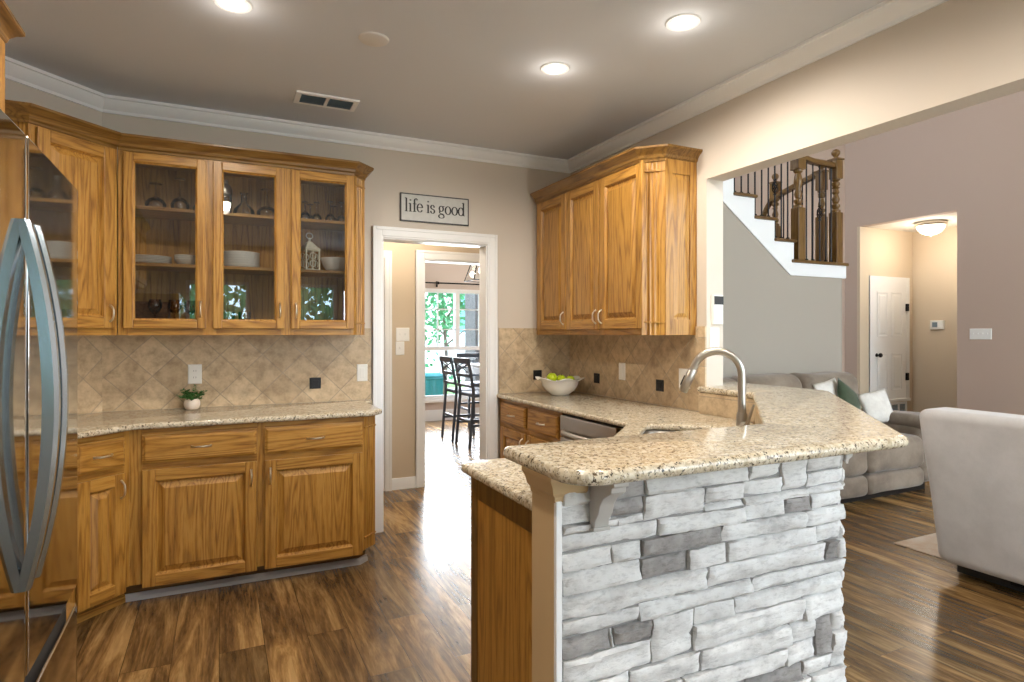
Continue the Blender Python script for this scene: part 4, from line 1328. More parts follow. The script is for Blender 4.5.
# door one, top shelf
stem_glass('wine_glass', 'upturned balloon glass, left one on the top shelf behind the first glass door', (-0.328, Yc, ST), 0.056, 0.085, 0.075)
stem_glass('wine_glass', 'upturned stemmed goblet, right one on the top shelf behind the first glass door', (-0.206, Yc, ST), 0.050, 0.095, 0.105)
stem_glass('wine_glass', 'upturned goblet half hidden by the stile right of the first glass door', (-0.10, Yc + 0.02, ST), 0.044, 0.085, 0.09)
# door two, top shelf
sh_ = thing('cocktail_shaker', 'tall clear shaker with a steel band on the top shelf, middle glass door', 'shaker', (0.030, Yc, ST))
MB().lathe([(0.034, 0), (0.036, 0.02), (0.040, 0.13), (0.040, 0.132), (0.0, 0.132)], n=20).build('body', GLASSW, sh_)
MB().lathe([(0.0415, 0.128), (0.0415, 0.16), (0.03, 0.185), (0.018, 0.19), (0.018, 0.215), (0.0, 0.218)], n=20).build('cap', CHROME, sh_)
dc = tumbler('decanter', 'squat clear decanter on the top shelf, centre of the middle glass door', (0.135, Yc + 0.01, ST), [(0.0, 0.002), (0.05, 0.002), (0.062, 0.02), (0.058, 0.05), (0.022, 0.085), (0.016, 0.10), (0.018, 0.14), (0.024, 0.15), (0.021, 0.15), (0.013, 0.10), (0.0, 0.09)], 'decanter')
stem_glass('wine_glass', 'upturned wide-bowled goblet on the top shelf, right side of the middle glass door', (0.265, Yc, ST), 0.062, 0.085, 0.10)
# door three, top shelf
for i, (x_, s_) in enumerate(((0.487, 'leftmost'), (0.56, 'second from the left'), (0.640, 'second from the right'), (0.715, 'rightmost'))):
    stem_glass('wine_glass', 'small upturned wine glass behind the third glass door, %s of four' % s_, (x_, Yc + (0.02 if i % 2 else -0.01), ST), 0.032, 0.068, 0.06 + 0.008 * i, group='small wine glasses on the top shelf')
for i, (x_, s_) in enumerate(((0.53, 'left'), (0.675, 'right'))):
    stem_glass('wine_glass', 'small upturned wine glass in the back row behind the third glass door, %s one' % s_, (x_, Yc + 0.09, ST), 0.032, 0.068, 0.068, group='small wine glasses on the top shelf')
# plates and bowls on the middle shelf
def plate_prof(R): return [(0.0, 0.0), (R * 0.6, 0.0), (R * 0.66, 0.003), (R, 0.012), (R, 0.0145), (R * 0.64, 0.0065), (0.0, 0.004)]
def stack(n, R, x_, dz, what, names, group, prof=None, first=None):
    o = MB().lathe((prof or plate_prof)(R), (0, 0, 0), 28, cap=False).build(what, CERAMIC, smooth=50)
    for k in range(n):
        q = o if k == 0 else o.copy()
        if k: COL.objects.link(q)
        q.location = (x_, Yc + 0.02, SM_ + 0.0005 + k * dz)
        tag(q, names(k, n), what.replace('_', ' '), group)
def order(k, n): return 'bottom' if k == 0 else ('top' if k == n - 1 else '%s from the bottom' % ('second', 'third', 'fourth', 'fifth', 'sixth')[k - 1])
stack(5, 0.105, -0.352, 0.0085, 'dinner_plate', lambda k, n: 'white plate behind the first glass door, %s of its stack' % order(k, n), 'white plates behind the first door')
def bowl_prof(R): return [(0.0, 0.0), (R * 0.45, 0.0), (R * 0.5, 0.004), (R * 0.85, 0.02), (R, 0.040), (R * 0.98, 0.042), (R * 0.8, 0.024), (R * 0.45, 0.008), (0.0, 0.007)]
stack(3, 0.066, -0.172, 0.011, 'small_bowl', lambda k, n: 'small white bowl right of the plates, %s of three' % order(k, n), 'small white bowls behind the first door', bowl_prof)
stack(6, 0.108, 0.118, 0.0145, 'deep_plate', lambda k, n: 'large white deep plate behind the middle glass door, %s of its stack' % order(k, n), 'white deep plates behind the middle door',
      lambda R: [(0.0, 0.0), (R * 0.8, 0.0), (R * 0.84, 0.003), (R, 0.022), (R, 0.0245), (R * 0.82, 0.006), (0.0, 0.005)])
# lantern and bowl
LN = thing('lantern', 'small white metal lantern with scrollwork on the middle shelf', 'lantern', (0.511, Yc - 0.02, SM_ + 0.0005), radians(20))
a = 0.048
m = MB().box(-a, a, -a, a, 0, 0.012).box(-a, a, -a, a, 0.125, 0.135)
for sx in (-1, 1):
    for sy in (-1, 1):
        m.box(*sorted((sx * a, sx * (a - 0.009))), *sorted((sy * a, sy * (a - 0.009))), 0.012, 0.125)
m.build('frame', LANTERN, LN, smooth=0, bevel=0.001)
m = MB()
for s in (-1, 1):
    for cz in (0.045, 0.092):
        m.tube([(0.02 * cos(t * pi / 6), s * a * 0.96, cz + 0.02 * sin(t * pi / 6)) for t in range(13)], 0.003, 6)
        m.tube([(s * a * 0.96, 0.02 * cos(t * pi / 6), cz + 0.02 * sin(t * pi / 6)) for t in range(13)], 0.003, 6)
    m.box(-0.0025, 0.0025, s * a * 0.94, s * a * 0.98, 0.012, 0.125)
m.build('scrollwork', LANTERN, LN, smooth=40)
m = MB().rings([[(sx * r, sy * r, z) for sx, sy in ((-1, -1), (1, -1), (1, 1), (-1, 1))] for r, z in ((0.052, 0.135), (0.034, 0.155), (0.014, 0.182), (0.008, 0.186))])
m.build('roof', LANTERN, LN, smooth=0)
MB().lathe([(0.006, 0.184), (0.006, 0.196), (0.010, 0.202), (0.006, 0.21), (0.0, 0.212)], n=10).tube([(0.022 * cos(t * pi / 8), 0, 0.222 + 0.018 * sin(t * pi / 8)) for t in range(17)], 0.003, 6).build('hanging_ring', LANTERN, LN)
o = MB().lathe([(0.0, 0.0), (0.045, 0.0), (0.05, 0.004), (0.072, 0.035), (0.092, 0.088), (0.090, 0.09), (0.068, 0.04), (0.044, 0.010), (0.0, 0.008)], (0, 0, 0), 26, cap=False, wave=lambda r, z, a_, j: (r * (1 + (0.03 * cos(8 * a_) if z > 0.03 else 0)), z)).build('serving_bowl', CERAMIC, smooth=60)
o.location = (0.672, Yc, SM_ + 0.0005)
tag(o, 'white serving bowl beside the lantern behind the third glass door', 'bowl')
# lower shelf
BK = thing('basket', 'brown woven basket on the bottom shelf behind the first glass door', 'basket', (-0.36, Yc + 0.04, SB))
m = MB()
L_ = []
for z, s in ((0, 0.86), (0.05, 0.92), (0.10, 0.97), (0.14, 1.0), (0.15, 1.02), (0.15, 0.95), (0.05, 0.87), (0.012, 0.82)):
    L_.append([(sx * 0.10 * s, sy * 0.085 * s, z) for sx, sy in ((-1, -1), (1, -1), (1, 1), (-1, 1))])
m.rings(L_); m.build('body', WICKER, BK, smooth=0, bevel=0.006)
MB().sweep([(-0.102, -0.087), (0.102, -0.087), (0.102, 0.087), (-0.102, 0.087)], [(-0.004, 0.145), (0.005, 0.145), (0.005, 0.158), (-0.004, 0.158)], closed=True).build('rim', WICKER, BK, smooth=0)
for i, (x_, y_, s_) in enumerate(((-0.325, -0.10, 'front left'), (-0.23, -0.08, 'middle'), (-0.15, -0.02, 'back right'))):
    stem_glass('goblet', 'amber stemmed goblet on the bottom shelf by the basket, %s one' % s_, (x_, Yc + y_ + 0.02, SB), 0.036, 0.085, 0.085, False, GLASSA, 'amber goblets on the bottom shelf')
for i, (x_, s_) in enumerate(((0.05, 'left of the pair'), (0.14, 'right of the pair'))):
    tumbler('tumbler', 'clear tumbler on the bottom shelf behind the middle glass door, %s' % s_, (x_, Yc + 0.06, SB), [(0.0, 0.004), (0.03, 0.002), (0.032, 0.0), (0.037, 0.11), (0.035, 0.11), (0.03, 0.008), (0.0, 0.007)], 'tumbler')

# ------------------------------------------------------------------ counter things
PL = thing('potted_plant', 'tiny green plant in a round blush pot on the left worktop', 'plant', (-0.146, 4.108, 0.9145))
MB().lathe([(0.0, 0.0), (0.030, 0.0), (0.037, 0.006), (0.044, 0.028), (0.043, 0.046), (0.034, 0.062), (0.032, 0.062), (0.032, 0.052), (0.0, 0.052)], n=26, cap=False).build('pot', CERAMICP, PL, smooth=50)
MB().lathe([(0.0, 0.056), (0.020, 0.055), (0.0325, 0.053)], n=18, cap=False).build('soil', SOIL, PL)
rg = random.Random(3)
stems, leaves = MB(), MB()
for k in range(30):
    a, el = rg.uniform(0, 2 * pi), rg.uniform(0.55, 1.45)
    Lh = rg.uniform(0.045, 0.105) * (0.75 + 0.35 * el / 1.35)
    d = Vector((cos(a) * cos(el), sin(a) * cos(el), sin(el)))
    b = Vector((cos(a) * 0.012, sin(a) * 0.012, 0.054))
    pts = [b + d * (Lh * t) + Vector((0, 0, -0.02 * t * t)) for t in (0, 0.35, 0.7, 1)]
    stems.tube([tuple(p) for p in pts], 0.0010, 5)
    for j in range(7):
        t = 0.35 + 0.65 * j / 6
        p = b + d * (Lh * t) + Vector((0, 0, -0.02 * t * t))
        la = rg.uniform(0, 2 * pi)
        ld = (Vector((cos(la), sin(la), rg.uniform(-0.2, 0.7)))).normalized()
        sd = ld.cross(Vector((rg.uniform(-1, 1), rg.uniform(-1, 1), 1))).normalized()
        s = rg.uniform(0.015, 0.023)
        up = ld.cross(sd)
        leaves.add([tuple(p), tuple(p + ld * s * 0.5 + sd * s * 0.42 + up * 0.002), tuple(p + ld * s * 1.1), tuple(p + ld * s * 0.5 - sd * s * 0.42 + up * 0.002)], [(0, 1, 2), (0, 2, 3)])
stems.build('stems', LEAF, PL); leaves.build('foliage', LEAF, PL, smooth=0)

bc = (2.262, 3.92, 0.9145)
def ruffle(r, z, a, j):
    k = max(0.0, (z - 0.07) / 0.05)
    return (r * (1 + 0.05 * k * cos(6 * a + 0.6)), z + 0.009 * k * cos(6 * a + 0.6))
o = MB().lathe([(0.0, 0.004), (0.055, 0.004), (0.058, 0.0), (0.064, 0.0), (0.068, 0.006), (0.108, 0.035), (0.130, 0.068), (0.138, 0.100), (0.156, 0.116), (0.178, 0.118), (0.178, 0.122), (0.154, 0.121), (0.128, 0.108), (0.116, 0.074), (0.094, 0.04), (0.055, 0.014), (0.0, 0.012)], (0, 0, 0), 60, cap=False, wave=ruffle).build('fruit_bowl', CERAMIC, smooth=60)
o.location = bc; o.rotation_euler = (0, 0, 0.4)
tag(o, 'white ruffle-rimmed bowl of green apples on the granite worktop', 'bowl')
def apple(loc, R, label, rot):
    t = thing('apple', label, 'apple', loc, rot, 'green apples in the bowl')
    prof = []
    for k in range(17):
        th = pi * k / 16
        r = R * sin(th) * (1 + 0.06 * cos(th))
        z = -R * 0.92 * cos(th) - (R * 0.22 * math.exp(-(sin(th) / 0.28) ** 2) * (1 if cos(th) < 0 else -0.6))
        prof.append((max(r, 0), z))
    MB().lathe(prof, n=20, cap=False).build('flesh', APPLE, t, smooth=80)
    MB().tube([(0, 0, R * 0.62), (0.002, 0, R * 0.85), (0.006, 0.002, R * 1.08)], 0.0016, 6).build('stalk', STEM, t)
ap = [(-0.062, -0.030, 0.128, 'largest green apple heaped at the left of the bowl'), (0.012, -0.048, 0.112, 'green apple at the front middle of the bowl'), (0.074, 0.0, 0.112, 'green apple at the right side of the bowl'),
      (0.012, 0.038, 0.116, 'green apple at the back middle of the bowl'), (-0.060, 0.050, 0.110, 'green apple at the back left of the bowl')]
cy_, sy_ = cos(radians(-25.5)), sin(radians(-25.5))
for i, (a, b, z, lb) in enumerate(ap):
    apple((bc[0] + a * cy_ - b * sy_, bc[1] + a * sy_ + b * cy_, bc[2] + z), 0.039 if i == 0 else 0.033, lb, i * 1.3)

# ------------------------------------------------------------------ stairs
YS = 4.1
R_, T_ = 0.187, 0.254
SC = thing('staircase', 'oak staircase with white stringer rising behind the greige wall', 'staircase', (0, 0, 0))
ZL = 2.066
XLd = 5.66                       # landing end
x0 = 4.905                       # landing nosing where the next flight begins
n_up = 8
# greige wall below, white skirt above
wl = [(XR + 0.13, 0), (5.60, 0), (5.60, 1.905), (4.865, 1.905), (4.865 - 6 * T_ * 0.0, 1.905)]
k = (2.553 - 1.917) / (4.861 - 3.993)
xt = XR + 0.13
wall_poly = [(xt, 0), (5.60, 0), (5.60, 1.915), (4.863, 1.915), (xt, 1.915 + k * (4.863 - xt))]
structure(MB().prism(wall_poly, YS, YS + 0.10, axis='y').build('wall_stair', WALLG, smooth=0))
sk_ = [(xt, 1.915 + k * (4.863 - xt)), (4.863, 1.915), (5.645, 1.915), (5.645, ZL - 0.03)]
top = [(x0, ZL - 0.03)]
for i in range(1, n_up + 1):
    xx = x0 - (i - 1) * T_
    top += [(xx, ZL - 0.03 + i * R_), (x0 - i * T_, ZL - 0.03 + i * R_)]
sk_ += top + [(xt, top[-1][1])] if top[-1][0] > xt else top
MB().prism(sk_, YS - 0.012, YS + 0.004, axis='y').build('stringer', WHITE, SC, smooth=0)
m = MB().box(x0 - 0.03, XLd, YS - 0.035, 5.19, ZL - 0.03, ZL)
m.build('landing', OAKD, SC, smooth=0, bevel=0.008)
for i in range(1, n_up + 1):
    xx = x0 - (i - 1) * T_
    MB().box(xx - T_ - 0.004, xx + 0.022, YS - 0.035, YS + 0.92, ZL - 0.028 + i * R_, ZL + i * R_).build('tread', OAKD, SC, smooth=0, bevel=0.008)
    MB().box(xx - 0.02, xx - 0.002, YS - 0.006, YS + 0.92, ZL - 0.0 + (i - 1) * R_, ZL - 0.028 + i * R_).build('riser', OAKDZ, SC, smooth=0)
MB().box(4.2, 5.6, YS + 0.10, 5.18, 1.93, ZL - 0.031).build('landing_frame', WALLG, SC, smooth=0)
def newel(x, y, zb, zt, sq=0.50, w=0.092, label=None):
    b = MB().box(x - w / 2, x + w / 2, y - w / 2, y + w / 2, zb, zb + sq)
    zc = zt - 0.30
    p = b.build('newel_post', OAKDZ, SC, smooth=0, bevel=0.004)
    MB().box(x - w / 2, x + w / 2, y - w / 2, y + w / 2, zc, zt - 0.115).build('upper_block', OAKDZ, p, smooth=0, bevel=0.004)
    r = w / 2
    L = zc - (zb + sq)
    pr = [(r * 0.98, 0), (r * 0.98, 0.02), (r * 0.55, 0.035), (r * 0.85, 0.055), (r * 0.85, 0.075), (r * 0.5, 0.09), (r * 0.62, 0.10), (r * 0.82, 0.13), (r * 0.62, 0.16), (r * 0.5, 0.18), (r * 0.75, 0.20), (r * 0.88, 0.25), (r * 0.78, 0.45 * L + 0.1), (r * 0.55, L - 0.10), (r * 0.5, L - 0.08), (r * 0.85, L - 0.06), (r * 0.85, L - 0.04), (r * 0.5, L - 0.025), (r * 0.95, L - 0.01), (r * 0.95, L)]
    pr = sorted(pr, key=lambda q: q[1])
    MB().lathe(pr, (x, y, zb + sq), 18).build('turned_shaft', OAKDZ, p, smooth=40)
    MB().box(x - w * 0.6, x + w * 0.6, y - w * 0.6, y + w * 0.6, zt - 0.115, zt - 0.10).lathe([(w * 0.30, 0), (w * 0.22, 0.012), (w * 0.20, 0.02), (w * 0.42, 0.045), (w * 0.46, 0.065), (w * 0.36, 0.085), (w * 0.12, 0.098), (0, 0.10)], (x, y, zt - 0.10), 16).build('finial', OAKDZ, p, smooth=40)
    return p
newel(5.535, YS + 0.02, ZL, 3.20)
# corner post where the two rails meet, no finial above the rail
w = 0.092
p = MB().box(5.0 - w / 2, 5.0 + w / 2, YS - 0.026, YS + 0.066, ZL, ZL + 0.50).build('newel_post', OAKDZ, SC, smooth=0, bevel=0.004)
MB().box(5.0 - w * 0.55, 5.0 + w * 0.55, YS - 0.03, YS + 0.07, 2.93, 3.03).build('upper_block', OAKDZ, p, smooth=0, bevel=0.004)
r = w / 2
MB().lathe([(r * 0.98, 0), (r * 0.98, 0.02), (r * 0.55, 0.035), (r * 0.85, 0.055), (r * 0.85, 0.075), (r * 0.5, 0.09), (r * 0.82, 0.13), (r * 0.5, 0.18), (r * 0.88, 0.24), (r * 0.75, 0.30), (r * 0.55, 0.33), (r * 0.9, 0.345), (r * 0.95, 0.365)], (5.0, YS + 0.02, ZL + 0.50), 18).build('turned_shaft', OAKDZ, p, smooth=40)
# back posts beyond the landing
newel(5.62, 4.93, ZL, 3.16, 0.50, 0.085)
newel(5.60, 4.33, ZL, 3.14, 0.50, 0.085)
RAIL = [(-0.03, -0.03), (0.03, -0.03), (0.034, -0.01), (0.028, 0.015), (0.012, 0.028), (-0.012, 0.028), (-0.028, 0.015), (-0.034, -0.01)]
def rail(pts, name='handrail'):
    loops = []
    P = [Vector(p) for p in pts]
    for i, q in enumerate(P):
        d = (P[min(i + 1, len(P) - 1)] - P[max(i - 1, 0)]); d.z = 0; d.normalize()
        sd = Vector((d.y, -d.x, 0))
        loops.append([tuple(q + sd * a + Vector((0, 0, b))) for a, b in RAIL])
    return MB().rings(loops).build(name, OAKD, SC, smooth=40)
rail([(5.50, YS + 0.02, 3.035), (5.2, YS + 0.02, 3.04), (5.08, YS + 0.02, 3.06), (5.0, YS + 0.02, 3.055), (4.9, YS + 0.02, 3.085), (x0 - 5 * T_, YS + 0.02, 3.085 + (4.9 - x0 + 5 * T_) * R_ / T_)])
rail([(5.60, 4.36, 3.03), (5.62, 4.92, 2.90), (5.62, 4.99, 2.87), (5.62, 5.06, 2.78), (5.62, 5.13, 2.66), (5.62, 5.18, 2.56)])
# iron balusters, some with a basket
def baluster(x, y, z0, z1, basket=False):
    m = MB().tube([(x, y, z0), (x, y, z1)], 0.0075, 6)
    m.box(x - 0.012, x + 0.012, y - 0.012, y + 0.012, z0, z0 + 0.02)
    if basket:
        zc = z0 + (z1 - z0) * 0.50
        for k in range(4):
            m.tube([(x + 0.026 * sin(pi * t / 8) * cos(k * pi / 2 + t * 0.35), y + 0.026 * sin(pi * t / 8) * sin(k * pi / 2 + t * 0.35), zc - 0.06 + 0.12 * t / 8) for t in range(9)], 0.005, 6)
        m.lathe([(0.012, -0.075), (0.016, -0.07), (0.012, -0.06)], (x, y, zc), 8).lathe([(0.012, 0.06), (0.016, 0.07), (0.012, 0.075)], (x, y, zc), 8)
    return m.build('baluster', IRON, SC, smooth=40)
for i, x_ in enumerate((5.115, 5.205, 5.30, 5.39, 5.465)):
    baluster(x_, YS + 0.02, ZL, 3.02, i == 2)
for i in range(1, 6):
    for j, f_ in enumerate((0.045, 0.13, 0.215)):
        xx = x0 - (i - 1) * T_ - f_ + (0.0 if i > 1 else 0.0)
        baluster(xx, YS + 0.02, ZL + i * R_, 3.06 + (4.9 - xx) * R_ / T_, j == 2 and i == 1 or j == 0 and i == 3)
for i, y_ in enumerate((4.45, 4.57, 4.69, 4.81)):
    baluster(5.61, y_, ZL, 3.01 - (y_ - 4.36) * 0.23, False)

# ------------------------------------------------------------------ hall light and grille
HLt = thing('flush_ceiling_light', 'lit frosted dome light with a nickel rim on the hall ceiling', 'ceiling light', (8.0, 4.65, 2.755))
MB().lathe([(0.17, -0.012), (0.175, -0.03), (0.165, -0.05), (0.15, -0.05), (0.15, 0.0), (0.17, 0.0)], n=28, cap=False).build('rim', NICKEL, HLt, smooth=40)
MB().lathe([(0.155, -0.045), (0.145, -0.085), (0.11, -0.13), (0.06, -0.155), (0.018, -0.163), (0.0, -0.163)], n=28, cap=False).build('glass_shade', BULBW, HLt, smooth=60)
MB().lathe([(0.014, -0.160), (0.012, -0.175), (0, -0.18)], n=10).build('finial', NICKEL, HLt)
light('hall_lamp', 'POINT', (8.0, 4.65, 2.47), 15, WARM, shadow_soft_size=0.12)
GR = thing('return_air_grille', 'white return air grille below the short hall closet door', 'air grille', (8.1, 5.24, 0.24))
m = MB().box(-0.36, 0.36, -0.014, 0, 0.17, 0.20).box(-0.36, 0.36, -0.014, 0, -0.20, -0.17)
for x_ in (-0.36, -0.182, -0.006, 0.17, 0.33):
    m.box(x_, x_ + 0.03, -0.014, 0, -0.17, 0.17)
m.build('frame', WHITE, GR, smooth=0)
m = MB()
for k in range(17):
    z = -0.165 + k * 0.02
    m.add([(x_, y_, z + dz) for x_ in (-0.34, 0.34) for y_, dz in ((-0.010, 0), (-0.002, 0.014), (-0.001, 0.015), (-0.009, 0.001))], [(0, 1, 2, 3), (4, 7, 6, 5), (0, 4, 5, 1), (1, 5, 6, 2), (2, 6, 7, 3), (3, 7, 4, 0)])
m.build('louvres', VENTB, GR, smooth=0)

# ------------------------------------------------------------------ seating in the living room
def soft(p, s=2.2, amp=0.008):
    n_ = noise.noise_vector(Vector(p) * s) * amp
    return Vector(p) + n_
SF = thing('sofa', 'taupe suede reclining sofa against the wall under the stairs', 'sofa', (2.95, 3.16, 0))
SW, SD = 2.72, 0.90
MB().box(0.08, SW - 0.08, 0.14, SD - 0.06, 0.0, 0.075).build('base', BLACKP, SF, smooth=0)
MB().rbox(0.02, SW - 0.02, 0.16, SD - 0.02, 0.07, 0.34, 0.04).build('frame', SUEDEB, SF, smooth=60)
aw = 0.27
sws = (SW - 2 * aw) / 3
for i in range(3):
    a_ = aw + i * sws
    MB().rbox(a_ + 0.004, a_ + sws - 0.004, 0.02, 0.16, 0.07, 0.235, 0.05, fn=lambda p: soft(p, 3, 0.012)).build('footrest', SUEDEB, SF, smooth=60)
    MB().rbox(a_ + 0.004, a_ + sws - 0.004, 0.0, 0.66, 0.235, 0.50, 0.075, fn=lambda p: soft(p, 3, 0.016)).build('seat_cushion', SUEDEB, SF, smooth=60)
    bk = MB().rbox(a_ + 0.002, a_ + sws - 0.002, 0.55, 0.86, 0.46, 1.0, 0.10, fn=lambda p: soft(Vector((p.x, p.y + (p.z - 0.46) * 0.07, p.z)), 3, 0.018)).build('backrest', SUEDEB, SF, smooth=60)
for s in (0, 1):
    xa, xb = (0.0, aw) if s == 0 else (SW - aw, SW)
    MB().rbox(xa, xb, 0.03, 0.86, 0.07, 0.62, 0.10, fn=lambda p: soft(p, 3, 0.014)).build('arm', SUEDEB, SF, smooth=60)
    MB().rbox(xa - 0.01, xb + 0.01, 0.0, 0.72, 0.54, 0.66, 0.055, fn=lambda p: soft(p, 3, 0.012)).build('arm_pad', SUEDEB, SF, smooth=60)
def pillow(name, label, loc, rot, mat, s=0.23, th=0.075):
    m = MB(); n = 12
    vs, fs = [], []
    for sd in (1, -1):
        for j in range(n + 1):
            for i in range(n + 1):
                u, v = -1 + 2 * i / n, -1 + 2 * j / n
                h_ = th * ((1 - u * u) * (1 - v * v)) ** 0.42
                pin = 1 - 0.06 * (1 - abs(u)) * abs(v) ** 2 - 0.06 * (1 - abs(v)) * abs(u) ** 2
                vs.append((u * s * pin, v * s * pin, sd * h_))
    q = (n + 1) ** 2
    for o_ in (0, q):
        for j in range(n):
            for i in range(n):
                k = o_ + j * (n + 1) + i
                f = (k, k + 1, k + n + 2, k + n + 1)
                fs.append(f if o_ == 0 else f[::-1])
    m.add(vs, fs)
    bm_o = m.build(name, mat, smooth=0)
    bm = bmesh.new(); bm.from_mesh(bm_o.data); bmesh.ops.remove_doubles(bm, verts=bm.verts, dist=1e-4); bm.to_mesh(bm_o.data); bm.free()
    bm_o.data.polygons.foreach_set('use_smooth', [True] * len(bm_o.data.polygons))
    bm_o.location = loc; bm_o.rotation_euler = rot
    return tag(bm_o, label, 'pillow')
pillow('throw_pillow', 'dark green throw pillow leaning on the taupe sofa', (5.04, 3.62, 0.74), (radians(70), radians(30), radians(4)), PILLOWG, 0.18, 0.05)
pillow('throw_pillow', 'cream throw pillow propped against the sofa arm', (5.33, 3.56, 0.70), (radians(74), radians(-10), radians(-14)), PILLOWW, 0.15, 0.045)
pillow('throw_pillow', 'small pale pillow peeking out behind the green one', (4.90, 3.70, 0.80), (radians(72), radians(-10), radians(0)), PILLOWW, 0.15, 0.035)

# grey loveseat seen from behind: front faces +x
LV = thing('loveseat', 'pale grey suede recliner loveseat seen from behind at the right edge', 'sofa', (3.44, 2.09, 0), radians(0))
LL = 1.75
def lean(p):
    return soft(Vector((p.x + 0.20 * (1 - min(1, max(0, (p.z - 0.08) / 0.88))), p.y, p.z)), 2.5, 0.006)
MB().box(0.35, 0.95, -LL + 0.04, -0.03, 0.0092, 0.095).build('base', BLACKP, LV, smooth=0)
MB().tube([(0.34, -LL + 0.1, 0.045), (0.34, -0.30, 0.045)], 0.012, 8).build('recliner_bar', IRON, LV)
bkm = MB().rbox(0.0, 0.26, -LL, 0.0, 0.085, 0.955, 0.055, n=5, fn=lean)
bkm.build('backrest', SUEDE, LV, smooth=60)
MB().rbox(0.24, 1.02, -LL + 0.22, -0.22, 0.10, 0.48, 0.08, fn=lambda p: soft(p, 3, 0.012)).build('seat_cushion', SUEDE, LV, smooth=60)
MB().rbox(0.16, 0.40, -LL + 0.22, -0.22, 0.45, 0.92, 0.09, fn=lambda p: soft(p, 3, 0.014)).build('back_cushion', SUEDE, LV, smooth=60)
for a_, b_ in ((-0.23, -0.02), (-LL + 0.02, -LL + 0.23)):
    MB().rbox(0.24, 1.0, a_, b_, 0.10, 0.64, 0.08, fn=lambda p: soft(p, 3, 0.012)).build('arm', SUEDE, LV, smooth=60)
o = MB().box(3.95, 6.2, -0.6, 2.525, 0.0005, 0.009).build('area_rug', RUG, smooth=0, bevel=0.003)
tag(o, 'beige patterned rug whose corner shows under the grey loveseat', 'rug')

# ------------------------------------------------------------------ dining room
def bar_chair(loc, rz, label, first=None):
    if first:
        return dup(first, loc, rz, label)
    t = thing('counter_chair', label, 'chair', loc, rz, 'counter chairs at the dining table')
    hw_, hd = 0.20, 0.20       # front is -y, back at +y
    MB().rbox(-hw_ - 0.015, hw_ + 0.015, -hd - 0.02, hd, 0.60, 0.645, 0.018).build('seat', CHAIRS, t, smooth=60)
    for sx in (-1, 1):
        MB().rings([[(sx * hw_ + a * 0.014, -hd + b * 0.014, z) for a, b in ((-1, -1), (1, -1), (1, 1), (-1, 1))] for z in (0, 0.60)]).build('leg', CHAIRB, t, smooth=0)
        MB().rings([[(sx * hw_ + a * 0.014, hd + b * 0.014 + off, z) for a, b in ((-1, -1), (1, -1), (1, 1), (-1, 1))] for z, off in ((0, 0.05), (0.58, 0.0), (0.70, 0.0), (1.06, 0.07))]).build('leg', CHAIRB, t, smooth=0)
        MB().box(sx * hw_ - 0.012, sx * hw_ + 0.012, -hd, hd + 0.02, 0.25, 0.28).build('stretcher', CHAIRB, t, smooth=0)
    MB().box(-hw_, hw_, -hd - 0.012, -hd + 0.012, 0.17, 0.20).build('stretcher', CHAIRB, t, smooth=0)
    MB().box(-hw_, hw_, hd + 0.015, hd + 0.04, 0.30, 0.33).build('stretcher', CHAIRB, t, smooth=0)
    m = MB().box(-hw_ - 0.02, hw_ + 0.02, hd + 0.055, hd + 0.085, 1.00, 1.07)
    m.build('top_rail', CHAIRB, t, smooth=0, bevel=0.006)
    m = MB().box(-hw_, hw_, hd + 0.035, hd + 0.055, 0.84, 0.88).box(-hw_, hw_, hd + 0.02, hd + 0.04, 0.72, 0.75)
    m.tube([(-0.18, hd + 0.05, 0.89), (0, hd + 0.055, 0.95), (0.18, hd + 0.06, 1.0)], 0.010, 6).tube([(0.18, hd + 0.05, 0.89), (0, hd + 0.055, 0.95), (-0.18, hd + 0.06, 1.0)], 0.010, 6)
    m.build('back_slats', CHAIRB, t, smooth=40)
    return t
c1 = bar_chair((2.91, 7.52, 0), radians(90), 'dark counter chair with lattice back, further left of the two side by side')
bar_chair((2.92, 7.0, 0), radians(93), 'dark counter chair with lattice back, nearer one tucked at the table', c1)
bar_chair((3.45, 8.45, 0), radians(0), 'dark counter chair at the window side of the table', c1)
TB = thing('dining_table', 'tall weathered dining table with a dark trestle base in the window room', 'table', (3.74, 7.25, 0))
MB().box(-0.62, 0.62, -0.85, 0.85, 0.90, 0.945).build('table_top', TABLE, TB, smooth=0, bevel=0.006)
MB().box(-0.56, 0.56, -0.79, 0.79, 0.82, 0.90).build('apron', CHAIRB, TB, smooth=0)
for sx in (-1, 1):
    m = MB().tube([(sx * 0.12, 0, 0.82), (sx * 0.14, 0, 0.45), (sx * 0.16, 0, 0.08)], [0.05, 0.035, 0.05], 12)
    m.tube([(sx * 0.16, -0.38, 0.02), (sx * 0.16, -0.2, 0.07), (sx * 0.16, 0.2, 0.07), (sx * 0.16, 0.38, 0.02)], 0.03, 8)
    m.tube([(sx * 0.48, -0.3, 0.03), (sx * 0.36, -0.16, 0.3), (sx * 0.14, 0, 0.55)], 0.026, 8)
    m.build('leg', CHAIRB, TB, smooth=50)
cr = thing('curtain_rod', 'thin dark curtain rod above the dining room window', 'curtain rod', (3.5, YD, 2.155))
MB().tube([(-0.85, -0.07, 0), (0.95, -0.07, 0)], 0.011, 8).build('rod', IRON, cr)
for x_ in (-0.42, 0.6):
    MB().box(x_ - 0.012, x_ + 0.012, -0.085, 0, -0.02, 0.02).box(x_ - 0.015, x_ + 0.015, -0.006, 0, -0.06, 0.03).build('bracket', IRON, cr, smooth=0)
pd = thing('pendant_light', 'clear glass pendant lamp with a glowing bulb over the dining table', 'pendant lamp', (2.86, 6.85, 2.08))
m = MB()
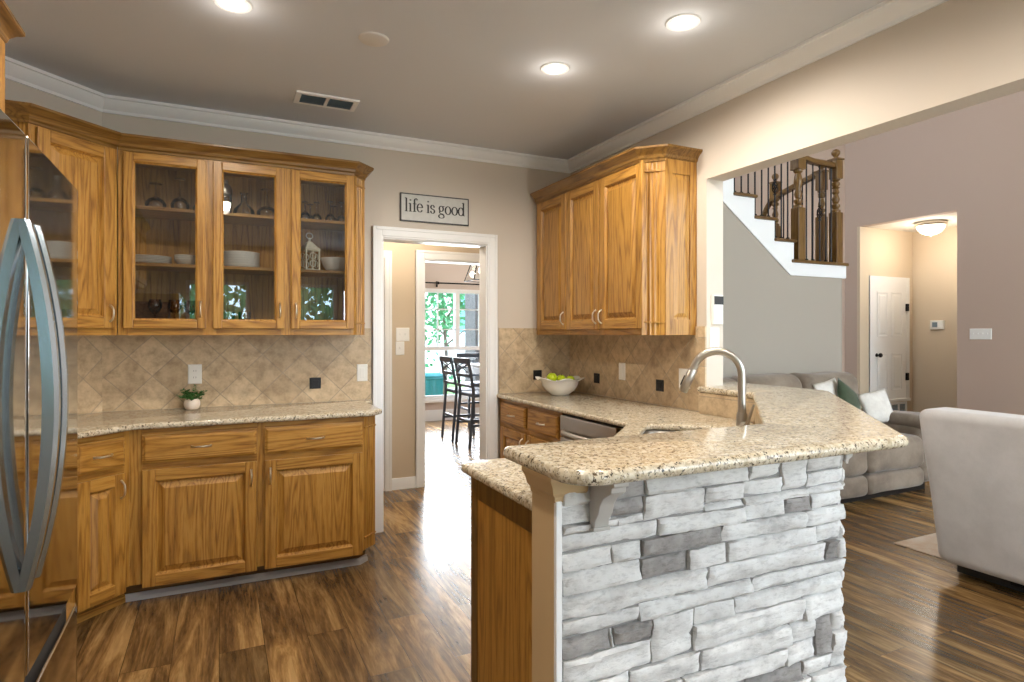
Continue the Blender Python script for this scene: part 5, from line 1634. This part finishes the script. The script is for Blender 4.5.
for sx, sy in ((-1, -1), (1, -1), (1, 1), (-1, 1)):
    m.tube([(sx * 0.16, sy * 0.16, -0.08), (sx * 0.06, sy * 0.06, 0.26)], 0.006, 6)
for r_, z in ((0.16, -0.08), (0.06, 0.26)):
    for p, q in (((-1, -1), (1, -1)), ((1, -1), (1, 1)), ((1, 1), (-1, 1)), ((-1, 1), (-1, -1))):
        m.tube([(p[0] * r_, p[1] * r_, z), (q[0] * r_, q[1] * r_, z)], 0.006, 6)
m.build('frame', IRON, pd)
MB().tube([(0, 0, 0.18), (0, 0, 0.57)], 0.006, 8).build('cord', IRON, pd)
MB().lathe([(0.018, 0.12), (0.022, 0.18), (0.0, 0.19)], n=12).build('socket', IRON, pd)
MB().lathe([(0.0, 0.0), (0.02, 0.004), (0.034, 0.03), (0.032, 0.06), (0.018, 0.10), (0.016, 0.12)], n=16).build('bulb', BULBP, pd)
m = MB(); m.rings([[(sx * r_, sy * r_, z) for sx, sy in ((-1, -1), (1, -1), (1, 1), (-1, 1))] for r_, z in ((0.157, -0.078), (0.06, 0.258))], cap0=False, cap1=False)
m.build('glass_shade', WPANE, pd, smooth=0)
light('pendant_lamp_light', 'POINT', (2.86, 6.85, 2.02), 18, WARM, shadow_soft_size=0.04)

# ------------------------------------------------------------------ outside
m = MB().box(-20, 30, 9.4, 60, -0.35, -0.25)
structure(m.build('ground_front', LAWN, smooth=0))
m = MB().box(-20, 30, -40, -3.25, -0.35, -0.25)
structure(m.build('ground_rear', LAWN, smooth=0))
m = MB().box(2.0, 12.0, 12.0, 14.2, -0.25, -0.235)
structure(m.build('path_front', CONCRETE, smooth=0))
HS = thing('neighbour_house', 'pale house across the street with a gridded window, seen through the dining window', 'house', (6.2, 20, -0.25))
MB().box(-4.5, 4.5, 0, 6, 0, 4.6).build('wall', BRICK, HS, smooth=0)
MB().prism([(-0.6, 4.6), (6.6, 4.6), (3, 7.2)], -4.9, 4.9, axis='x').build('roof', plain('grey_shingle', (120, 116, 116), 0.9, vary=0.2, vscale=5), HS, smooth=0)
for xx in (-1.15, 1.6):
    wf = MB().box(xx - 0.55, xx + 0.55, -0.05, 0.02, 1.6, 3.3).build('window_frame', WHITE, HS, smooth=0)
    MB().box(xx - 0.48, xx - 0.02, -0.06, -0.04, 1.67, 2.42).box(xx + 0.02, xx + 0.48, -0.06, -0.04, 1.67, 2.42).box(xx - 0.48, xx - 0.02, -0.06, -0.04, 2.48, 3.23).box(xx + 0.02, xx + 0.48, -0.06, -0.04, 2.48, 3.23).build('panes', HOUSEGLASS, wf, smooth=0)
o = MB().box(4.02, 4.5, 9.9, 10.4, -0.25, 3.6).box(3.98, 4.54, 9.86, 10.44, -0.25, 0.1).box(3.98, 4.54, 9.86, 10.44, 3.45, 3.6).build('porch_post', BRICKD, smooth=0)
tag(o, 'dark brick porch post outside the dining window', 'post')
def tree(loc, h, r, label, n=420, seed=1, trunk=0.10, name='tree'):
    t = thing(name, label, 'tree', loc)
    rg_ = random.Random(seed)
    m = MB().tube([(0, 0, 0), (0.05, 0.03, h * 0.35), (-0.04, 0.0, h * 0.7), (0, 0.05, h * 0.9)], [trunk, trunk * 0.8, trunk * 0.5, trunk * 0.2], 8)
    for k in range(7):
        a_ = k * 2.4; z = h * (0.4 + 0.07 * k)
        m.tube([(0, 0, z), (cos(a_) * r * 0.4, sin(a_) * r * 0.4, z + h * 0.10), (cos(a_) * r * 0.8, sin(a_) * r * 0.8, z + h * 0.14)], [trunk * 0.4, trunk * 0.25, trunk * 0.08], 6)
    m.build('trunk', BARK, t, smooth=50)
    m = MB()
    cl = [Vector((rg_.gauss(0, r * 0.42), rg_.gauss(0, r * 0.42), h * 0.72 + rg_.gauss(0, h * 0.14))) for _ in range(22)]
    for k in range(n):
        c = rg_.choice(cl) + Vector((rg_.gauss(0, 0.22), rg_.gauss(0, 0.22), rg_.gauss(0, 0.2)))
        d = Vector((rg_.uniform(-1, 1), rg_.uniform(-1, 1), rg_.uniform(-1, 1))).normalized()
        s_ = d.cross(Vector((rg_.uniform(-1, 1), 1, 0.3))).normalized()
        L = rg_.uniform(0.08, 0.16)
        m.add([tuple(c), tuple(c + d * L * 0.5 + s_ * L * 0.3), tuple(c + d * L), tuple(c + d * L * 0.5 - s_ * L * 0.3)], [(0, 1, 2, 3)])
    m.build('foliage', TREELEAF, t, smooth=0)
tree((4.15, 11.9, -0.25), 3.4, 1.15, 'young green tree right outside the dining window', 900, 2, 0.05)
BN = thing('wheeled_bin', 'teal plastic bin standing outside the dining window', 'bin', (3.60, 11.1, -0.25))
BN.scale = (0.62, 0.62, 0.80)
MB().rings([[(sx * a_, sy * b_, z) for sx, sy in ((-1, -1), (1, -1), (1, 1), (-1, 1))] for a_, b_, z in ((0.24, 0.26, 0.05), (0.30, 0.34, 0.95), (0.32, 0.36, 0.96), (0.32, 0.36, 1.0))]).build('body', TEAL, BN, smooth=0, bevel=0.02)
MB().rings([[(sx * a_, sy * b_, z) for sx, sy in ((-1, -1), (1, -1), (1, 1), (-1, 1))] for a_, b_, z in ((0.33, 0.37, 1.0), (0.33, 0.37, 1.04), (0.24, 0.26, 1.09))]).build('lid', TEAL, BN, smooth=0, bevel=0.02)
for sx in (-1, 1):
    w_ = MB().lathe([(0, -0.03), (0.09, -0.03), (0.10, -0.02), (0.10, 0.02), (0.09, 0.03), (0, 0.03)], n=16).build('wheel', BLACKP, BN)
    w_.matrix_local = Matrix.Translation((sx * 0.27, 0.27, 0.10)) @ Matrix.Rotation(radians(90), 4, 'Y')
hm = MB()
rg_ = random.Random(8)
for k in range(9000):
    c_ = Vector((rg_.uniform(-6, 9), -5.2 + rg_.gauss(0, 0.2), rg_.uniform(-0.25, 2.9 + 0.25 * sin(k * 0.37))))
    d_ = Vector((rg_.uniform(-1, 1), rg_.uniform(-1, 1), rg_.uniform(-1, 1))).normalized()
    s_ = d_.cross(Vector((rg_.uniform(-1, 1), 1, 0.3))).normalized()
    hm.add([tuple(c_), tuple(c_ + d_ * 0.10 + s_ * 0.06), tuple(c_ + d_ * 0.20), tuple(c_ + d_ * 0.10 - s_ * 0.06)], [(0, 1, 2, 3)])
tag(hm.build('hedge', TREELEAF, smooth=0), 'clipped green hedge along the rear garden, seen only as a reflection', 'hedge', kind='stuff')
for i, (x_, y_) in enumerate(((-3.2, -8.0), (-0.8, -11.5), (2.2, -8.2), (5.4, -10.5), (7.6, -8.4))):
    tree((x_, y_, -0.25), 3.2, 1.5, 'leafy tree in the rear garden, %s from the left, seen only as a reflection' % ('first', 'second', 'third', 'fourth', 'fifth')[i], 700, 20 + i, 0.08)
